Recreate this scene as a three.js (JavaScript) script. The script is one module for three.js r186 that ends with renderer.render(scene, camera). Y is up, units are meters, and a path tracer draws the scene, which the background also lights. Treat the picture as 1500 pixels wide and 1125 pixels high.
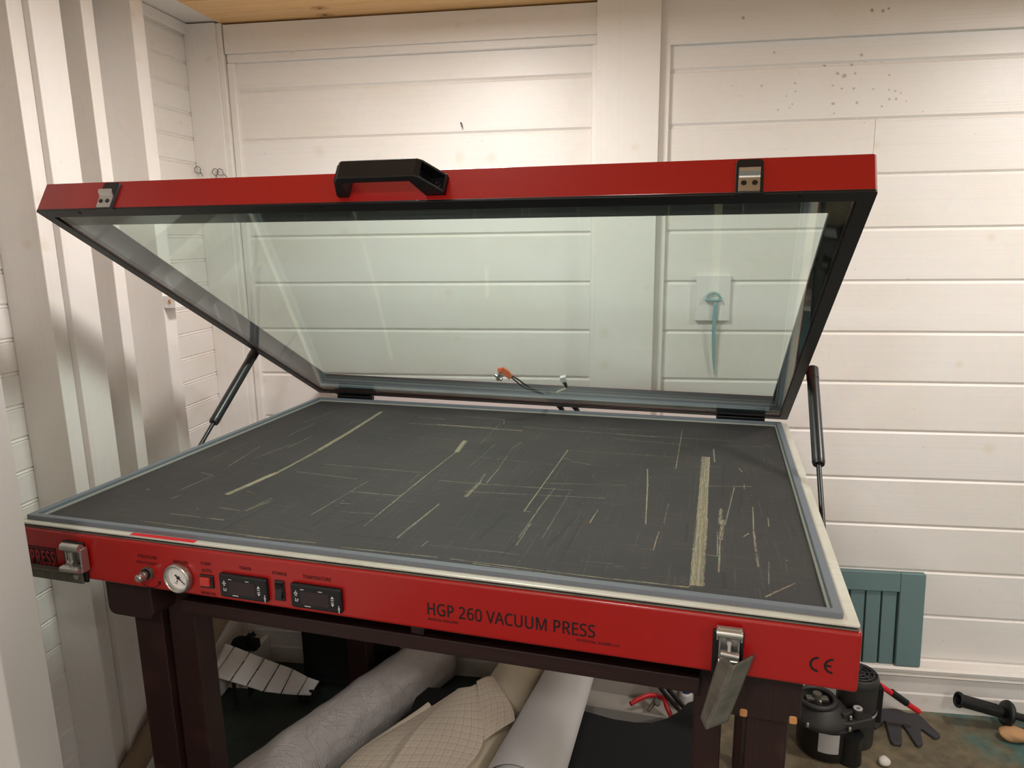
import * as THREE from 'three';
import { RoundedBoxGeometry } from 'three/addons/geometries/RoundedBoxGeometry.js';
import { TextGeometry } from 'three/addons/geometries/TextGeometry.js';
import { FontLoader } from 'three/addons/loaders/FontLoader.js';
import { ImprovedNoise } from 'three/addons/math/ImprovedNoise.js';
import { mergeGeometries } from 'three/addons/utils/BufferGeometryUtils.js';
import { RectAreaLightUniformsLib } from 'three/addons/lights/RectAreaLightUniformsLib.js';

// ---------- camera, lamps, exposure ----------
const scene = new THREE.Scene();
scene.background = new THREE.Color(0x000000);
const camera = new THREE.PerspectiveCamera(56.92, 4 / 3, 0.02, 30);
camera.position.set(0.3196, 1.4999, 1.5088);
camera.rotation.set(-0.20298, 0.14718, -0.0133, 'YXZ');
const renderer = new THREE.WebGLRenderer({ antialias: true });
renderer.toneMapping = THREE.LinearToneMapping;
renderer.toneMappingExposure = 1.95;
renderer.shadowMap.enabled = true;
RectAreaLightUniformsLib.init();
const CEILING = 2.155, LAMP_SIDE = 0.22;
const LAMP_TINT = [1.0, 0.974, 0.94];
const LAMPS = [  // x, z, radiance, where it is
  [-0.08, 0.06, 48, 'round white ceiling lamp above the front left of the press'],
  [1.7, 0.06, 50, 'round white ceiling lamp to the right of the press'],
  [-0.08, 2.1, 66, 'round white ceiling lamp at the near left of the room'],
  [1.7, 2.1, 66, 'round white ceiling lamp at the near right of the room'],
];

// ---------- helpers ----------
let seed = 20177;
const rnd = () => ((seed = (seed * 1664525 + 1013904223) >>> 0) / 4294967296);
const between = (a, b) => a + (b - a) * rnd();
const used = new Map();
function numbered(name) {
  const n = used.get(name) ?? 0; used.set(name, n + 1);
  return n ? `${name}_${String(n).padStart(3, '0')}` : name;
}
function mesh(name, geo, mat, parent = scene, label) {
  const m = new THREE.Mesh(geo, mat);
  m.name = parent === scene ? numbered(name) : name;
  m.castShadow = m.receiveShadow = true;
  if (label) m.userData.label = label;
  parent.add(m);
  return m;
}
function group(name, parent = scene, label) {
  const g = new THREE.Group();
  g.name = parent === scene ? numbered(name) : name;
  if (label) g.userData.label = label;
  parent.add(g);
  return g;
}
function tag(o, label, category, grp) { Object.assign(o.userData, { label, category }); if (grp) o.userData.group = grp; return o; }
const structure = (o) => { o.userData.kind = 'structure'; return o; };
const merge = (list) => mergeGeometries(list.map((g) => { const h = g.index ? g.toNonIndexed() : g; for (const k of Object.keys(h.attributes)) if (!['position', 'normal', 'uv'].includes(k)) h.deleteAttribute(k); return h; }));
// uv in metres by the main direction of each face; turned = grain along y
function metreUV(geo, turned = false, ou = 0, ov = 0) {
  const g = geo.index ? geo.toNonIndexed() : geo, p = g.attributes.position, n = g.attributes.normal, uv = new Float32Array(p.count * 2);
  for (let i = 0; i < p.count; i++) {
    const ax = Math.abs(n.getX(i)), ay = Math.abs(n.getY(i)), az = Math.abs(n.getZ(i));
    let u, v;
    if (ax >= ay && ax >= az) { u = p.getZ(i); v = p.getY(i); } else if (ay >= az) { u = p.getX(i); v = p.getZ(i); } else { u = p.getX(i); v = p.getY(i); }
    if (turned) [u, v] = [v, u];
    uv[2 * i] = u + ou; uv[2 * i + 1] = v + ov;
  }
  g.setAttribute('uv', new THREE.BufferAttribute(uv, 2));
  return g;
}
function box(x0, x1, y0, y1, z0, z1, r = 0.0015) {
  const w = x1 - x0, h = y1 - y0, d = z1 - z0, rr = Math.min(r, w * 0.45, h * 0.45, d * 0.45);
  const g = r > 0 ? new RoundedBoxGeometry(w, h, d, 2, rr) : new THREE.BoxGeometry(w, h, d);
  return g.translate((x0 + x1) / 2, (y0 + y1) / 2, (z0 + z1) / 2);
}
// a closed outline [[a, b], ...] swept from c0 to c1; axis says which way: 'x' (a=z, b=y), 'y' (a=x, b=z), 'z' (a=x, b=y)
function prism(pts, c0, c1, axis, bevel = 0) {
  const s = new THREE.Shape(pts.map(([a, b]) => new THREE.Vector2(a, b)));
  const g = new THREE.ExtrudeGeometry(s, { depth: c1 - c0 - 2 * bevel, bevelEnabled: bevel > 0, bevelSize: bevel, bevelThickness: bevel, bevelOffset: -bevel, bevelSegments: 2, curveSegments: 12 });
  g.translate(0, 0, c0 + bevel);
  if (axis === 'x') g.applyMatrix4(new THREE.Matrix4().set(0, 0, 1, 0, 0, 1, 0, 0, 1, 0, 0, 0, 0, 0, 0, 1)), flip(g);
  if (axis === 'y') g.applyMatrix4(new THREE.Matrix4().set(1, 0, 0, 0, 0, 0, 1, 0, 0, 1, 0, 0, 0, 0, 0, 1)), flip(g);
  return g;
}
function flip(g) {  // a mirrored geometry gets its winding back
  const p = g.attributes.position, u = g.attributes.uv, n = g.attributes.normal;
  for (let i = 0; i < p.count; i += 3) for (const a of [p, u, n]) for (let k = 0; k < a.itemSize; k++) {
    const A = a.array, t = A[(i + 1) * a.itemSize + k]; A[(i + 1) * a.itemSize + k] = A[(i + 2) * a.itemSize + k]; A[(i + 2) * a.itemSize + k] = t;
  }
  g.computeVertexNormals();
  return g;
}
function ring(x0, x1, z0, z1, w, y0, y1, r = 0.006, ri = 0.004) {  // a flat rectangular frame lying in x-z
  const rr = (s, a0, a1, b0, b1, q) => { s.moveTo(a0 + q, b0); s.lineTo(a1 - q, b0); s.quadraticCurveTo(a1, b0, a1, b0 + q); s.lineTo(a1, b1 - q); s.quadraticCurveTo(a1, b1, a1 - q, b1); s.lineTo(a0 + q, b1); s.quadraticCurveTo(a0, b1, a0, b1 - q); s.lineTo(a0, b0 + q); s.quadraticCurveTo(a0, b0, a0 + q, b0); return s; };
  const s = rr(new THREE.Shape(), x0, x1, z0, z1, r);
  if (w) s.holes.push(rr(new THREE.Path(), x0 + w, x1 - w, z0 + w, z1 - w, ri));
  const b = Math.min(0.0015, (y1 - y0) * 0.3, r * 0.5, ri * 0.5, w * 0.15);
  const g = new THREE.ExtrudeGeometry(s, { depth: y1 - y0 - 2 * b, bevelEnabled: true, bevelSize: b, bevelThickness: b, bevelOffset: -b, bevelSegments: 2, curveSegments: 6 });
  g.translate(0, 0, y0 + b).applyMatrix4(new THREE.Matrix4().set(1, 0, 0, 0, 0, 0, 1, 0, 0, 1, 0, 0, 0, 0, 0, 1));
  return flip(g);
}
const V = (a) => new THREE.Vector3(...a);
function rod(a, b, r0, r1 = r0, seg = 20) {  // a round bar from a to b
  const A = V(a), B = V(b), d = B.clone().sub(A), g = new THREE.CylinderGeometry(r1, r0, d.length(), seg);
  return g.applyQuaternion(new THREE.Quaternion().setFromUnitVectors(new THREE.Vector3(0, 1, 0), d.normalize())).translate(...A.add(B).multiplyScalar(0.5).toArray());
}
function lathe(pts, seg = 40) { return new THREE.LatheGeometry(pts.map(([r, y]) => new THREE.Vector2(r, y)), seg); }
function along(g, a, b) {  // turns a shape built on +y from the origin so that it starts at a and points to b
  return g.applyQuaternion(new THREE.Quaternion().setFromUnitVectors(new THREE.Vector3(0, 1, 0), V(b).sub(V(a)).normalize())).translate(...a);
}
const tube = (pts, r, seg = 40, rs = 10) => new THREE.TubeGeometry(new THREE.CatmullRomCurve3(pts.map(V)), seg, r, rs);
function sheet(rows, t, nu = 24, nv = 24) {  // a bent sheet of thickness t through a grid of control points; uv in metres
  const cat = (P, s) => { const n = P.length - 1, k = Math.min(Math.floor(s * n), n - 1), f = s * n - k, g = (i) => P[Math.max(0, Math.min(n, i))], [a, b, c, d] = [g(k - 1), g(k), g(k + 1), g(k + 2)];
    return b.map((_, i) => 0.5 * (2 * b[i] + (c[i] - a[i]) * f + (2 * a[i] - 5 * b[i] + 4 * c[i] - d[i]) * f * f + (3 * b[i] - a[i] - 3 * c[i] + d[i]) * f * f * f)); };
  const at = (u, v) => V(cat(rows.map((r) => cat(r, u)), v));
  const P = [], U = [];
  for (let j = 0; j <= nv; j++) for (let i = 0; i <= nu; i++) P.push(at(i / nu, j / nv));
  const lu = P[0].distanceTo(P[nu]), lv = P[0].distanceTo(P[nv * (nu + 1)]);
  const N = P.map((_, k) => { const i = k % (nu + 1), j = (k - i) / (nu + 1), du = P[k + (i < nu ? 1 : 0)].clone().sub(P[k - (i < nu ? 0 : 1)]), dv = P[k + (j < nv ? nu + 1 : 0)].clone().sub(P[k - (j < nv ? 0 : nu + 1)]); return du.cross(dv).normalize(); });
  const pos = [], idx = [], M = P.length;
  for (const s of [0.5, -0.5]) P.forEach((p, k) => { pos.push(...p.clone().addScaledVector(N[k], s * t).toArray()); const i = k % (nu + 1), j = (k - i) / (nu + 1); U.push(i / nu * lu, j / nv * lv); });
  for (let j = 0; j < nv; j++) for (let i = 0; i < nu; i++) { const a = j * (nu + 1) + i, b = a + 1, c = a + nu + 1, d = c + 1; idx.push(a, b, c, b, d, c, M + a, M + c, M + b, M + b, M + c, M + d); }
  const edge = (a, b) => idx.push(a, M + a, b, b, M + a, M + b);
  for (let i = 0; i < nu; i++) { edge(i, i + 1); edge(nv * (nu + 1) + i + 1, nv * (nu + 1) + i); }
  for (let j = 0; j < nv; j++) { edge((j + 1) * (nu + 1), j * (nu + 1)); edge(j * (nu + 1) + nu, (j + 1) * (nu + 1) + nu); }
  const g = new THREE.BufferGeometry();
  g.setAttribute('position', new THREE.Float32BufferAttribute(pos, 3)); g.setAttribute('uv', new THREE.Float32BufferAttribute(U, 2)); g.setIndex(idx); g.computeVertexNormals();
  return g;
}
function lumpy(r, sx, sy, sz, amp, f, s = 3) {  // a rounded, slightly uneven stone
  const g = new THREE.SphereGeometry(r, 28, 20), p = g.attributes.position, no = new ImprovedNoise();
  for (let i = 0; i < p.count; i++) { const v = new THREE.Vector3().fromBufferAttribute(p, i), k = 1 + amp * no.noise(v.x * f / r + s, v.y * f / r, v.z * f / r); p.setXYZ(i, v.x * k * sx, v.y * k * sy, v.z * k * sz); }
  g.computeVertexNormals();
  return g;
}

// ---------- textures ----------
function canvasTex(w, h, draw, o = {}) {
  const c = document.createElement('canvas'); c.width = w; c.height = h;
  draw(c.getContext('2d'), w, h);
  const t = new THREE.CanvasTexture(c);
  t.wrapS = t.wrapT = o.clamp ? THREE.ClampToEdgeWrapping : THREE.RepeatWrapping;
  if (o.srgb !== false) t.colorSpace = THREE.SRGBColorSpace;
  t.repeat.set(...(o.repeat ?? [1, 1])); t.offset.set(...(o.offset ?? [0, 0]));
  return t;
}
const rgb = (r, g, b, a = 1) => `rgba(${r | 0},${g | 0},${b | 0},${a})`;
function streaks(x, w, h, n, shade, lw, alpha, wav = 3) {  // grain along u
  for (let i = 0; i < n; i++) {
    const y = rnd() * h, len = between(0.2, 1) * w, x0 = rnd() * w, a = between(-wav, wav);
    x.strokeStyle = shade(); x.globalAlpha = alpha * rnd(); x.lineWidth = between(0.5, lw);
    for (const s of [0, -w]) { x.beginPath(); x.moveTo(x0 + s, y); x.bezierCurveTo(x0 + s + len * 0.3, y + a, x0 + s + len * 0.6, y - a, x0 + s + len, y + a * 0.4); x.stroke(); }
  }
  x.globalAlpha = 1;
}
function blots(x, w, h, n, r0, r1, col) {
  for (let i = 0; i < n; i++) { const cx = rnd() * w, cy = rnd() * h, r = between(r0, r1), g = x.createRadialGradient(cx, cy, 0, cx, cy, r), [a, b, c, d] = col(); g.addColorStop(0, rgb(a, b, c, d)); g.addColorStop(1, rgb(a, b, c, 0)); x.fillStyle = g; x.fillRect(cx - r, cy - r, 2 * r, 2 * r); }
}
// white paint on boards: faint grain, thin yellowing, a few specks and knots; 1.6 m by 0.8 m
const paintMap = canvasTex(1536, 768, (x, w, h) => {
  x.fillStyle = rgb(240, 236, 232); x.fillRect(0, 0, w, h);
  blots(x, w, h, 60, 60, 200, () => [228, 218, 204, 0.14]);
  blots(x, w, h, 40, 40, 120, () => [240, 236, 232, 0.2]);
  streaks(x, w, h, 400, () => rgb(214, 204, 192), 1.6, 0.13);
  blots(x, w, h, 10, 8, 26, () => [214, 192, 160, 0.3]);
  for (let i = 0; i < 70; i++) { x.fillStyle = rgb(120, 100, 85, between(0.15, 0.5)); x.fillRect(rnd() * w, rnd() * h, between(1, 4), between(1, 2)); }
}, { repeat: [1 / 1.6, 1 / 0.8] });
const grainBump = canvasTex(1024, 512, (x, w, h) => { x.fillStyle = '#808080'; x.fillRect(0, 0, w, h); streaks(x, w, h, 900, () => (rnd() < 0.5 ? '#404040' : '#b8b8b8'), 2.2, 0.5, 2); blots(x, w, h, 80, 20, 80, () => [160, 160, 160, 0.2]); }, { srgb: false, repeat: [1 / 0.8, 1 / 0.4] });
// raw pine of the ceiling; 1.2 m by 0.6 m
const pineMap = canvasTex(1024, 512, (x, w, h) => {
  x.fillStyle = rgb(248, 200, 138); x.fillRect(0, 0, w, h);
  blots(x, w, h, 40, 40, 160, () => [240, 202, 150, 0.35]);
  streaks(x, w, h, 260, () => rgb(205, 142, 80), 5, 0.4, 9);
  streaks(x, w, h, 160, () => rgb(244, 210, 160), 4, 0.4, 8);
  for (let i = 0; i < 6; i++) { const a = rnd() * w, b = rnd() * h; for (let k = 6; k > 0; k--) { x.strokeStyle = rgb(140, 84, 40, 0.5); x.lineWidth = 1.6; x.beginPath(); x.ellipse(a, b, k * 4, k * 2, 0, 0, 7); x.stroke(); } x.fillStyle = rgb(110, 62, 30); x.beginPath(); x.ellipse(a, b, 6, 4, 0, 0, 7); x.fill(); }
}, { repeat: [1 / 1.2, 1 / 0.6] });
// dark red-brown stained wood of the stand
const mahoganyMap = canvasTex(512, 512, (x, w, h) => { x.fillStyle = rgb(42, 19, 17); x.fillRect(0, 0, w, h); streaks(x, w, h, 260, () => rgb(30, 14, 12), 3, 0.5, 4); streaks(x, w, h, 120, () => rgb(64, 34, 28), 2, 0.35, 4); blots(x, w, h, 12, 10, 50, () => [110, 74, 58, 0.18]); }, { repeat: [1 / 0.5, 1 / 0.5] });
// worn painted floor: olive brown dirt over blue-green; the whole room
const FX0 = -1.1, FX1 = 3.3, FZ0 = -0.8, FZ1 = 3.1;
function floorTexture() {
  const W = 1024, H = 1024, d = new Uint8Array(W * H * 4), no = new ImprovedNoise();
  const fb = (a, b) => { let s = 0, k = 1, f = 1; for (let i = 0; i < 5; i++) { s += k * no.noise(a * f, b * f, 4.7); k *= 0.55; f *= 2.1; } return s; };
  for (let j = 0; j < H; j++) for (let i = 0; i < W; i++) {
    const X = FX0 + (FX1 - FX0) * (i + 0.5) / W, Z = FZ0 + (FZ1 - FZ0) * (j + 0.5) / H;
    const n = fb(X * 3, Z * 3), m = fb(X * 9 + 7, Z * 9), q = fb(X * 26 + 3, Z * 26);
    let green = THREE.MathUtils.smoothstep(X + 0.5 * (Z + 0.6) + 0.22 * n + 0.12 * m, 1.36, 1.56) + 0;
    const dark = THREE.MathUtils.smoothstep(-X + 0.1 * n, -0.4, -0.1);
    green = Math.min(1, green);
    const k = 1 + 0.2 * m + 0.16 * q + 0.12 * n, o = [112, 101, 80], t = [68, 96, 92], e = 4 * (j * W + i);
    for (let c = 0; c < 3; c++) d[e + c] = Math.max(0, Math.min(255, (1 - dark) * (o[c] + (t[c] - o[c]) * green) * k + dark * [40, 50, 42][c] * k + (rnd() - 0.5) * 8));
    d[e + 3] = 255;
  }
  const t = new THREE.DataTexture(d, W, H); t.magFilter = THREE.LinearFilter; t.minFilter = THREE.LinearFilter; t.colorSpace = THREE.SRGBColorSpace; t.needsUpdate = true;
  return t;
}
// black rubber blanket of the press, with the chalky cuts that years of trimming left in it; millimetres from its centre
const SCRATCHES = [
  [-531,302,-527,209,2], [-566,198,-527,209,2], [-458,417,-336,419,2], [-475,461,-205,468,2], [-419,304,-403,169,8], [-537,143,-563,-11,2], [-614,101,-616,-31,1], [-512,351,-510,327,2], [-326,371,-307,309,2],
  [-387,368,-336,372,2], [-604,318,-599,316,4], [-412,252,-401,157,7], [-401,157,-401,-21,6], [-401,-21,-408,-172,7], [-408,-172,-427,-413,7], [-515,81,-497,-41,2], [-486,-18,-486,-129,2], [-549,-114,-550,-243,2],
  [-587,-244,-568,-393,2], [-451,-204,-450,-323,1], [-324,79,-85,80,2], [-361,142,-205,154,2], [-182,226,-70,224,2], [-70,383,-70,332,2], [-70,332,-70,98,3], [-70,98,-67,-88,3], [-66,-81,-79,-179,7],
  [-192,357,-176,157,2], [-170,290,-150,288,2], [-143,329,-75,322,1], [-288,-305,-52,-316,3], [-295,-379,-210,-373,2], [-207,-184,-6,-171,1], [-341,-191,-240,-187,1], [8,413,20,247,2], [-31,119,86,119,2],
  [57,199,58,110,4], [58,110,51,57,2], [-327,367,-317,298,2], [-251,471,-116,466,2], [-89,90,-87,146,1], [-396,274,-364,286,1], [-209,-311,39,-303,4], [-198,-419,-43,-404,2], [-43,-404,-31,-361,2],
  [28,-343,384,-325,2], [65,-375,380,-378,1], [-5,-59,182,-41,1], [72,109,69,16,3], [69,16,56,-147,1], [56,-147,64,-197,2], [1,22,5,-167,1], [190,242,191,-161,3], [191,-157,398,-165,1],
  [193,-96,212,-89,2], [215,-75,262,-63,2], [87,116,255,111,2], [192,82,357,54,2], [45,170,327,139,2], [211,359,213,236,2], [213,236,218,105,2], [251,355,252,122,1], [389,-60,401,50,2],
  [401,50,415,245,2], [318,267,322,201,2], [-33,-164,-43,-374,1], [-66,471,109,466,2], [127,466,391,470,2], [167,473,365,482,2], [74,427,231,423,1], [64,435,67,412,2], [11,415,21,246,2],
  [216,391,216,297,2], [188,242,202,243,2], [332,422,383,419,1], [279,-328,571,-329,2], [285,-286,470,-268,2], [447,-411,449,-78,2], [303,-159,452,-161,1], [511,-182,511,-24,11], [511,-24,511,195,11],
  [511,195,510,328,12], [510,328,510,460,12], [528,-249,531,-148,3], [482,-105,549,-115,1], [522,18,604,1,2], [591,-12,590,20,2], [583,-114,590,-89,2], [544,140,542,219,4], [548,194,543,286,4],
  [538,251,538,351,2], [522,350,538,351,2], [542,286,540,408,3], [602,116,598,235,2], [598,235,599,375,3], [626,166,625,206,2], [616,352,611,428,1], [390,469,498,468,3], [498,468,504,454,2],
  [604,469,648,416,3], [389,-64,415,247,2], [416,356,440,350,1], [448,137,446,236,1], [581,262,590,245,2], [646,-313,664,-303,2], [550,-283,645,-296,1], [385,427,434,421,1], [570,14,551,217,2],
  [441,275,438,354,2],
];
const SCUFFS = [
  [148,380,160,268,6], [204,438,211,386,5], [269,379,289,244,5], [289,244,303,249,4], [303,249,299,431,4], [-93,422,11,422,4], [-103,404,-82,356,5], [551,-134,547,70,4], [507,145,517,353,4],
  [587,10,575,154,4], [547,406,549,455,6], [487,225,487,307,4], [-309,459,-297,325,5], [-224,414,-150,426,3], [-162,406,-157,271,4],
];
const BED = [-0.6865, 0.6865, -0.503, 0.496];
const bedMap = canvasTex(2048, 1488, (x, w, h) => {
  const px = (mm) => (mm / 1000 - BED[0]) / (BED[1] - BED[0]) * w, py = (mm) => (mm / 1000 - BED[2]) / (BED[3] - BED[2]) * h, k = w / 1373;
  x.fillStyle = rgb(47, 43, 44); x.fillRect(0, 0, w, h);
  blots(x, w, h, 90, 60, 320, () => [70, 66, 62, 0.16]);
  blots(x, w, h, 60, 60, 260, () => [40, 39, 41, 0.2]);
  blots(x, w, h, 24, 30, 120, () => [84, 76, 60, 0.13]);
  for (let i = 0; i < 4200; i++) {  // fine cuts, nearly all square to the press
    const a = rnd() * w, b = rnd() * h, l = between(10, 130), up = rnd() < 0.45, s = between(-0.04, 0.04) * l;
    x.strokeStyle = rnd() < 0.4 ? rgb(34, 33, 33, between(0.1, 0.4)) : rgb(132, 124, 106, between(0.06, 0.36)); x.lineWidth = between(0.6, 1.4);
    x.beginPath(); x.moveTo(a, b); x.lineTo(a + (up ? s : l), b + (up ? l : s)); x.stroke();
  }
  for (const [a, b, c, d, q] of SCUFFS) { x.strokeStyle = rgb(32, 31, 33, 0.5); x.lineCap = 'round'; x.lineWidth = q * 1.2 * k; x.beginPath(); x.moveTo(px(a), py(b)); x.lineTo(px(c), py(d)); x.stroke(); }
  for (const [a, b, c, d, q] of SCRATCHES) {   // each a bundle of fine broken lines, wide ones a woven-looking band
    const A = px(a), B = py(b), C = px(c), D = py(d), L = Math.hypot(C - A, D - B), W = (q >= 4 ? q * 1.7 : q * 0.9) * k, n = Math.max(2, Math.round(W * (q >= 4 ? 1.1 : 1.6))), nx = -(D - B) / L, ny = (C - A) / L;
    if (q >= 7) { x.strokeStyle = rgb(134, 125, 104, 0.6); x.lineCap = 'butt'; x.lineWidth = W * 0.86; x.beginPath(); x.moveTo(A, B); x.lineTo(C, D); x.stroke(); }
    for (let j = 0; j < n; j++) {
      const o = between(-0.5, 0.5) * W;
      for (let t = -rnd() * 12; t < L;) {
        const s = Math.min(L, t + between(6, q >= 4 ? 26 : 60)), t0 = Math.max(0, t), p = o + between(-0.4, 0.4);
        x.strokeStyle = rgb(150 + between(-26, 22), 142 + between(-24, 20), 116 + between(-22, 18), between(0.45, 0.95) * (q === 1 ? 0.75 : 1)); x.lineWidth = between(0.7, 1.7);
        if (s > t0 && rnd() < 0.86) { x.beginPath(); x.moveTo(A + (C - A) * t0 / L + nx * p, B + (D - B) * t0 / L + ny * p); x.lineTo(A + (C - A) * s / L + nx * p, B + (D - B) * s / L + ny * p); x.stroke(); }
        t = s + between(0, q >= 4 ? 3 : 8);
      }
    }
    if (q >= 8) for (let t = 0; t < L; t += between(2, 5)) { const l = W * between(0.3, 1) / 2; x.strokeStyle = rgb(70, 64, 54, between(0.15, 0.5)); x.lineWidth = 0.8; x.beginPath(); x.moveTo(A + (C - A) * t / L - nx * l, B + (D - B) * t / L - ny * l); x.lineTo(A + (C - A) * t / L + nx * l, B + (D - B) * t / L + ny * l); x.stroke(); }
  }
  for (let i = 0; i < 60; i++) { x.fillStyle = rgb(190, 186, 176, between(0.4, 0.9)); x.fillRect(rnd() * w, rnd() * h, between(1, 5), between(1, 3)); }
}, { clamp: true });
const gridMap = canvasTex(256, 256, (x, w, h) => { x.fillStyle = rgb(242, 228, 210); x.fillRect(0, 0, w, h); blots(x, w, h, 12, 20, 80, () => [214, 190, 160, 0.2]); x.strokeStyle = rgb(160, 118, 100, 0.6); x.lineWidth = 11; x.strokeRect(0, 0, w, h); }, { repeat: [1 / 0.021, 1 / 0.021] });
const crumpleBump = canvasTex(512, 512, (x, w, h) => { x.fillStyle = '#808080'; x.fillRect(0, 0, w, h); for (let i = 0; i < 260; i++) { const a = rnd() * w, b = rnd() * h, l = between(20, 120), t = rnd() * 6.3; x.strokeStyle = rnd() < 0.5 ? rgb(40, 40, 40, 0.35) : rgb(220, 220, 220, 0.4); x.lineWidth = between(1, 7); x.beginPath(); x.moveTo(a, b); x.quadraticCurveTo(a + Math.cos(t) * l * 0.5 + between(-14, 14), b + Math.sin(t) * l * 0.5, a + Math.cos(t) * l, b + Math.sin(t) * l); x.stroke(); } }, { srgb: false, repeat: [2, 3] });
const steelMap = canvasTex(256, 256, (x, w, h) => { x.fillStyle = rgb(168, 166, 160); x.fillRect(0, 0, w, h); streaks(x, w, h, 160, () => rgb(120, 118, 112), 2, 0.4, 2); blots(x, w, h, 26, 8, 40, () => [92, 90, 80, 0.35]); }, { repeat: [6, 6] });
const plateMap = canvasTex(1024, 1024, (x, w, h) => { x.fillStyle = rgb(212, 208, 196); x.fillRect(0, 0, w, h); blots(x, w, h, 60, 20, 90, () => [170, 160, 136, 0.3]); blots(x, w, h, 40, 20, 90, () => [222, 220, 212, 0.4]); streaks(x, w, h, 200, () => rgb(140, 132, 112), 2, 0.3, 2); }, { repeat: [1 / 0.7, 1 / 0.7] });

// ---------- materials ----------
const std = (o) => new THREE.MeshStandardMaterial(o);
const phy = (o) => new THREE.MeshPhysicalMaterial(o);
const M = {
  paint: std({ map: paintMap, bumpMap: grainBump, bumpScale: 0.00035, roughness: 0.4 }),
  paintPlain: std({ color: 0xeae6e2, roughness: 0.5, bumpMap: grainBump, bumpScale: 0.0003 }),
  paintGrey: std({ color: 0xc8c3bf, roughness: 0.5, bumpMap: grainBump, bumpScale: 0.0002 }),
  pine: std({ map: pineMap, bumpMap: grainBump, bumpScale: 0.0005, roughness: 0.45 }),
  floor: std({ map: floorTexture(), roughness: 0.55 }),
  red: phy({ color: 0xa3100d, roughness: 0.4, clearcoat: 0.35, clearcoatRoughness: 0.12 }),
  redPlastic: std({ color: 0xc23a32, roughness: 0.35 }),
  redHandle: std({ color: 0xd0202a, roughness: 0.4 }),
  lining: std({ color: 0x37353a, roughness: 0.5 }),
  black: std({ color: 0x0e0e11, roughness: 0.45 }),
  blackMetal: std({ color: 0x141416, roughness: 0.35 }),
  blackMatte: std({ color: 0x0c0b0b, roughness: 0.9 }),
  gloss: phy({ color: 0x16181a, roughness: 0.36, clearcoat: 0.2, clearcoatRoughness: 0.3 }),
  print: std({ color: 0x0a0404, roughness: 0.6 }),
  whitePrint: std({ color: 0xd8d8d8, roughness: 0.6 }),
  redPrint: std({ color: 0xa0262a, roughness: 0.5 }),
  chrome: std({ color: 0xc4c2be, metalness: 0.9, roughness: 0.3 }),
  steel: std({ map: steelMap, metalness: 0.85, roughness: 0.42 }),
  dullSteel: std({ map: steelMap, color: 0xa8a49c, metalness: 0.3, roughness: 0.55 }),
  alu: std({ map: plateMap, metalness: 0.2, roughness: 0.35 }),
  bed: std({ map: bedMap, roughness: 0.72 }),
  seal: std({ color: 0x6a7078, roughness: 0.5 }),
  sealInner: std({ color: 0x9b9c94, roughness: 0.5 }),
  glass: phy({ transmission: 1, thickness: 0, roughness: 0, ior: 1.72, side: THREE.DoubleSide }),
  clearGlass: phy({ color: 0xffffff, transmission: 1, thickness: 0, roughness: 0, ior: 1.5 }),
  mahogany: std({ map: mahoganyMap, bumpMap: grainBump, bumpScale: 0.0005, roughness: 0.5 }),
  rawWood: std({ color: 0xc48a55, roughness: 0.7 }),
  card: std({ color: 0x8c7660, roughness: 0.85 }),
  plastic: phy({ color: 0xc9c2c0, roughness: 0.3, clearcoat: 0.7, clearcoatRoughness: 0.2, bumpMap: crumpleBump, bumpScale: 0.006 }),
  cream: std({ color: 0xe2d4bb, roughness: 0.6 }),
  paper: std({ color: 0xe8e5e3, roughness: 0.55 }),
  grid: std({ map: gridMap, roughness: 0.8, side: THREE.DoubleSide }),
  greyPlastic: std({ color: 0xb9b2aa, roughness: 0.45 }),
  teal: std({ color: 0x6c8687, roughness: 0.55 }),
  tealDark: std({ color: 0x23393b, roughness: 0.7 }),
  strap: std({ color: 0x8db3b7, roughness: 0.5 }),
  orange: std({ color: 0xe0683a, roughness: 0.5 }),
  pump: std({ color: 0x3b3a39, roughness: 0.5, metalness: 0.3 }),
  pumpDark: std({ color: 0x121214, roughness: 0.4 }),
  label: std({ color: 0xb8b6b6, roughness: 0.5 }),
  rubber: std({ color: 0x3a383c, roughness: 0.7 }),
  pebble: std({ color: 0xd8d2ca, roughness: 0.6 }),
  stone: std({ color: 0xb98f66, roughness: 0.8 }),
  blue: std({ color: 0x2a5fa8, roughness: 0.4 }),
  dial: std({ color: 0xe4e0da, roughness: 0.5 }),
  display: std({ color: 0x241014, roughness: 0.15 }),
  lamp: std({ color: 0xffffff, emissive: 0xfff0dc, emissiveIntensity: 1.2 }),
};
M.glass.color.setRGB(0.872, 0.945, 0.922);
const SPOTS = [[0.917, 1.936, 9], [0.935, 1.929, 12], [0.963, 1.934, 7], [0.907, 1.905, 6], [0.931, 1.896, 6], [0.963, 1.895, 7], [1.014, 1.891, 5], [1.055, 1.888, 5], [1.072, 1.884, 6], [1.087, 1.878, 5], [1.103, 1.856, 4], [1.058, 1.863, 7],
  [1.076, 1.863, 7], [0.974, 1.857, 8], [0.911, 1.857, 9], [0.916, 1.831, 5], [1.04, 1.845, 6], [0.806, 1.915, 6], [0.809, 1.893, 5], [0.802, 1.86, 5], [0.795, 1.851, 4], [0.764, 1.846, 5], [0.784, 1.882, 4], [0.716, 1.912, 6],
  [0.636, 1.915, 3], [0.656, 1.888, 3], [0.816, 1.939, 3], [1.053, 1.926, 6], [1.149, 1.828, 3], [0.989, 2.089, 9], [1.017, 2.086, 8], [1.031, 2.091, 6], [0.654, 2.088, 8], [0.745, 1.998, 7], [0.976, 1.981, 9], [0.882, 1.959, 9], [0.953, 1.958, 9], [0.776, 1.797, 4]];
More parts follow.
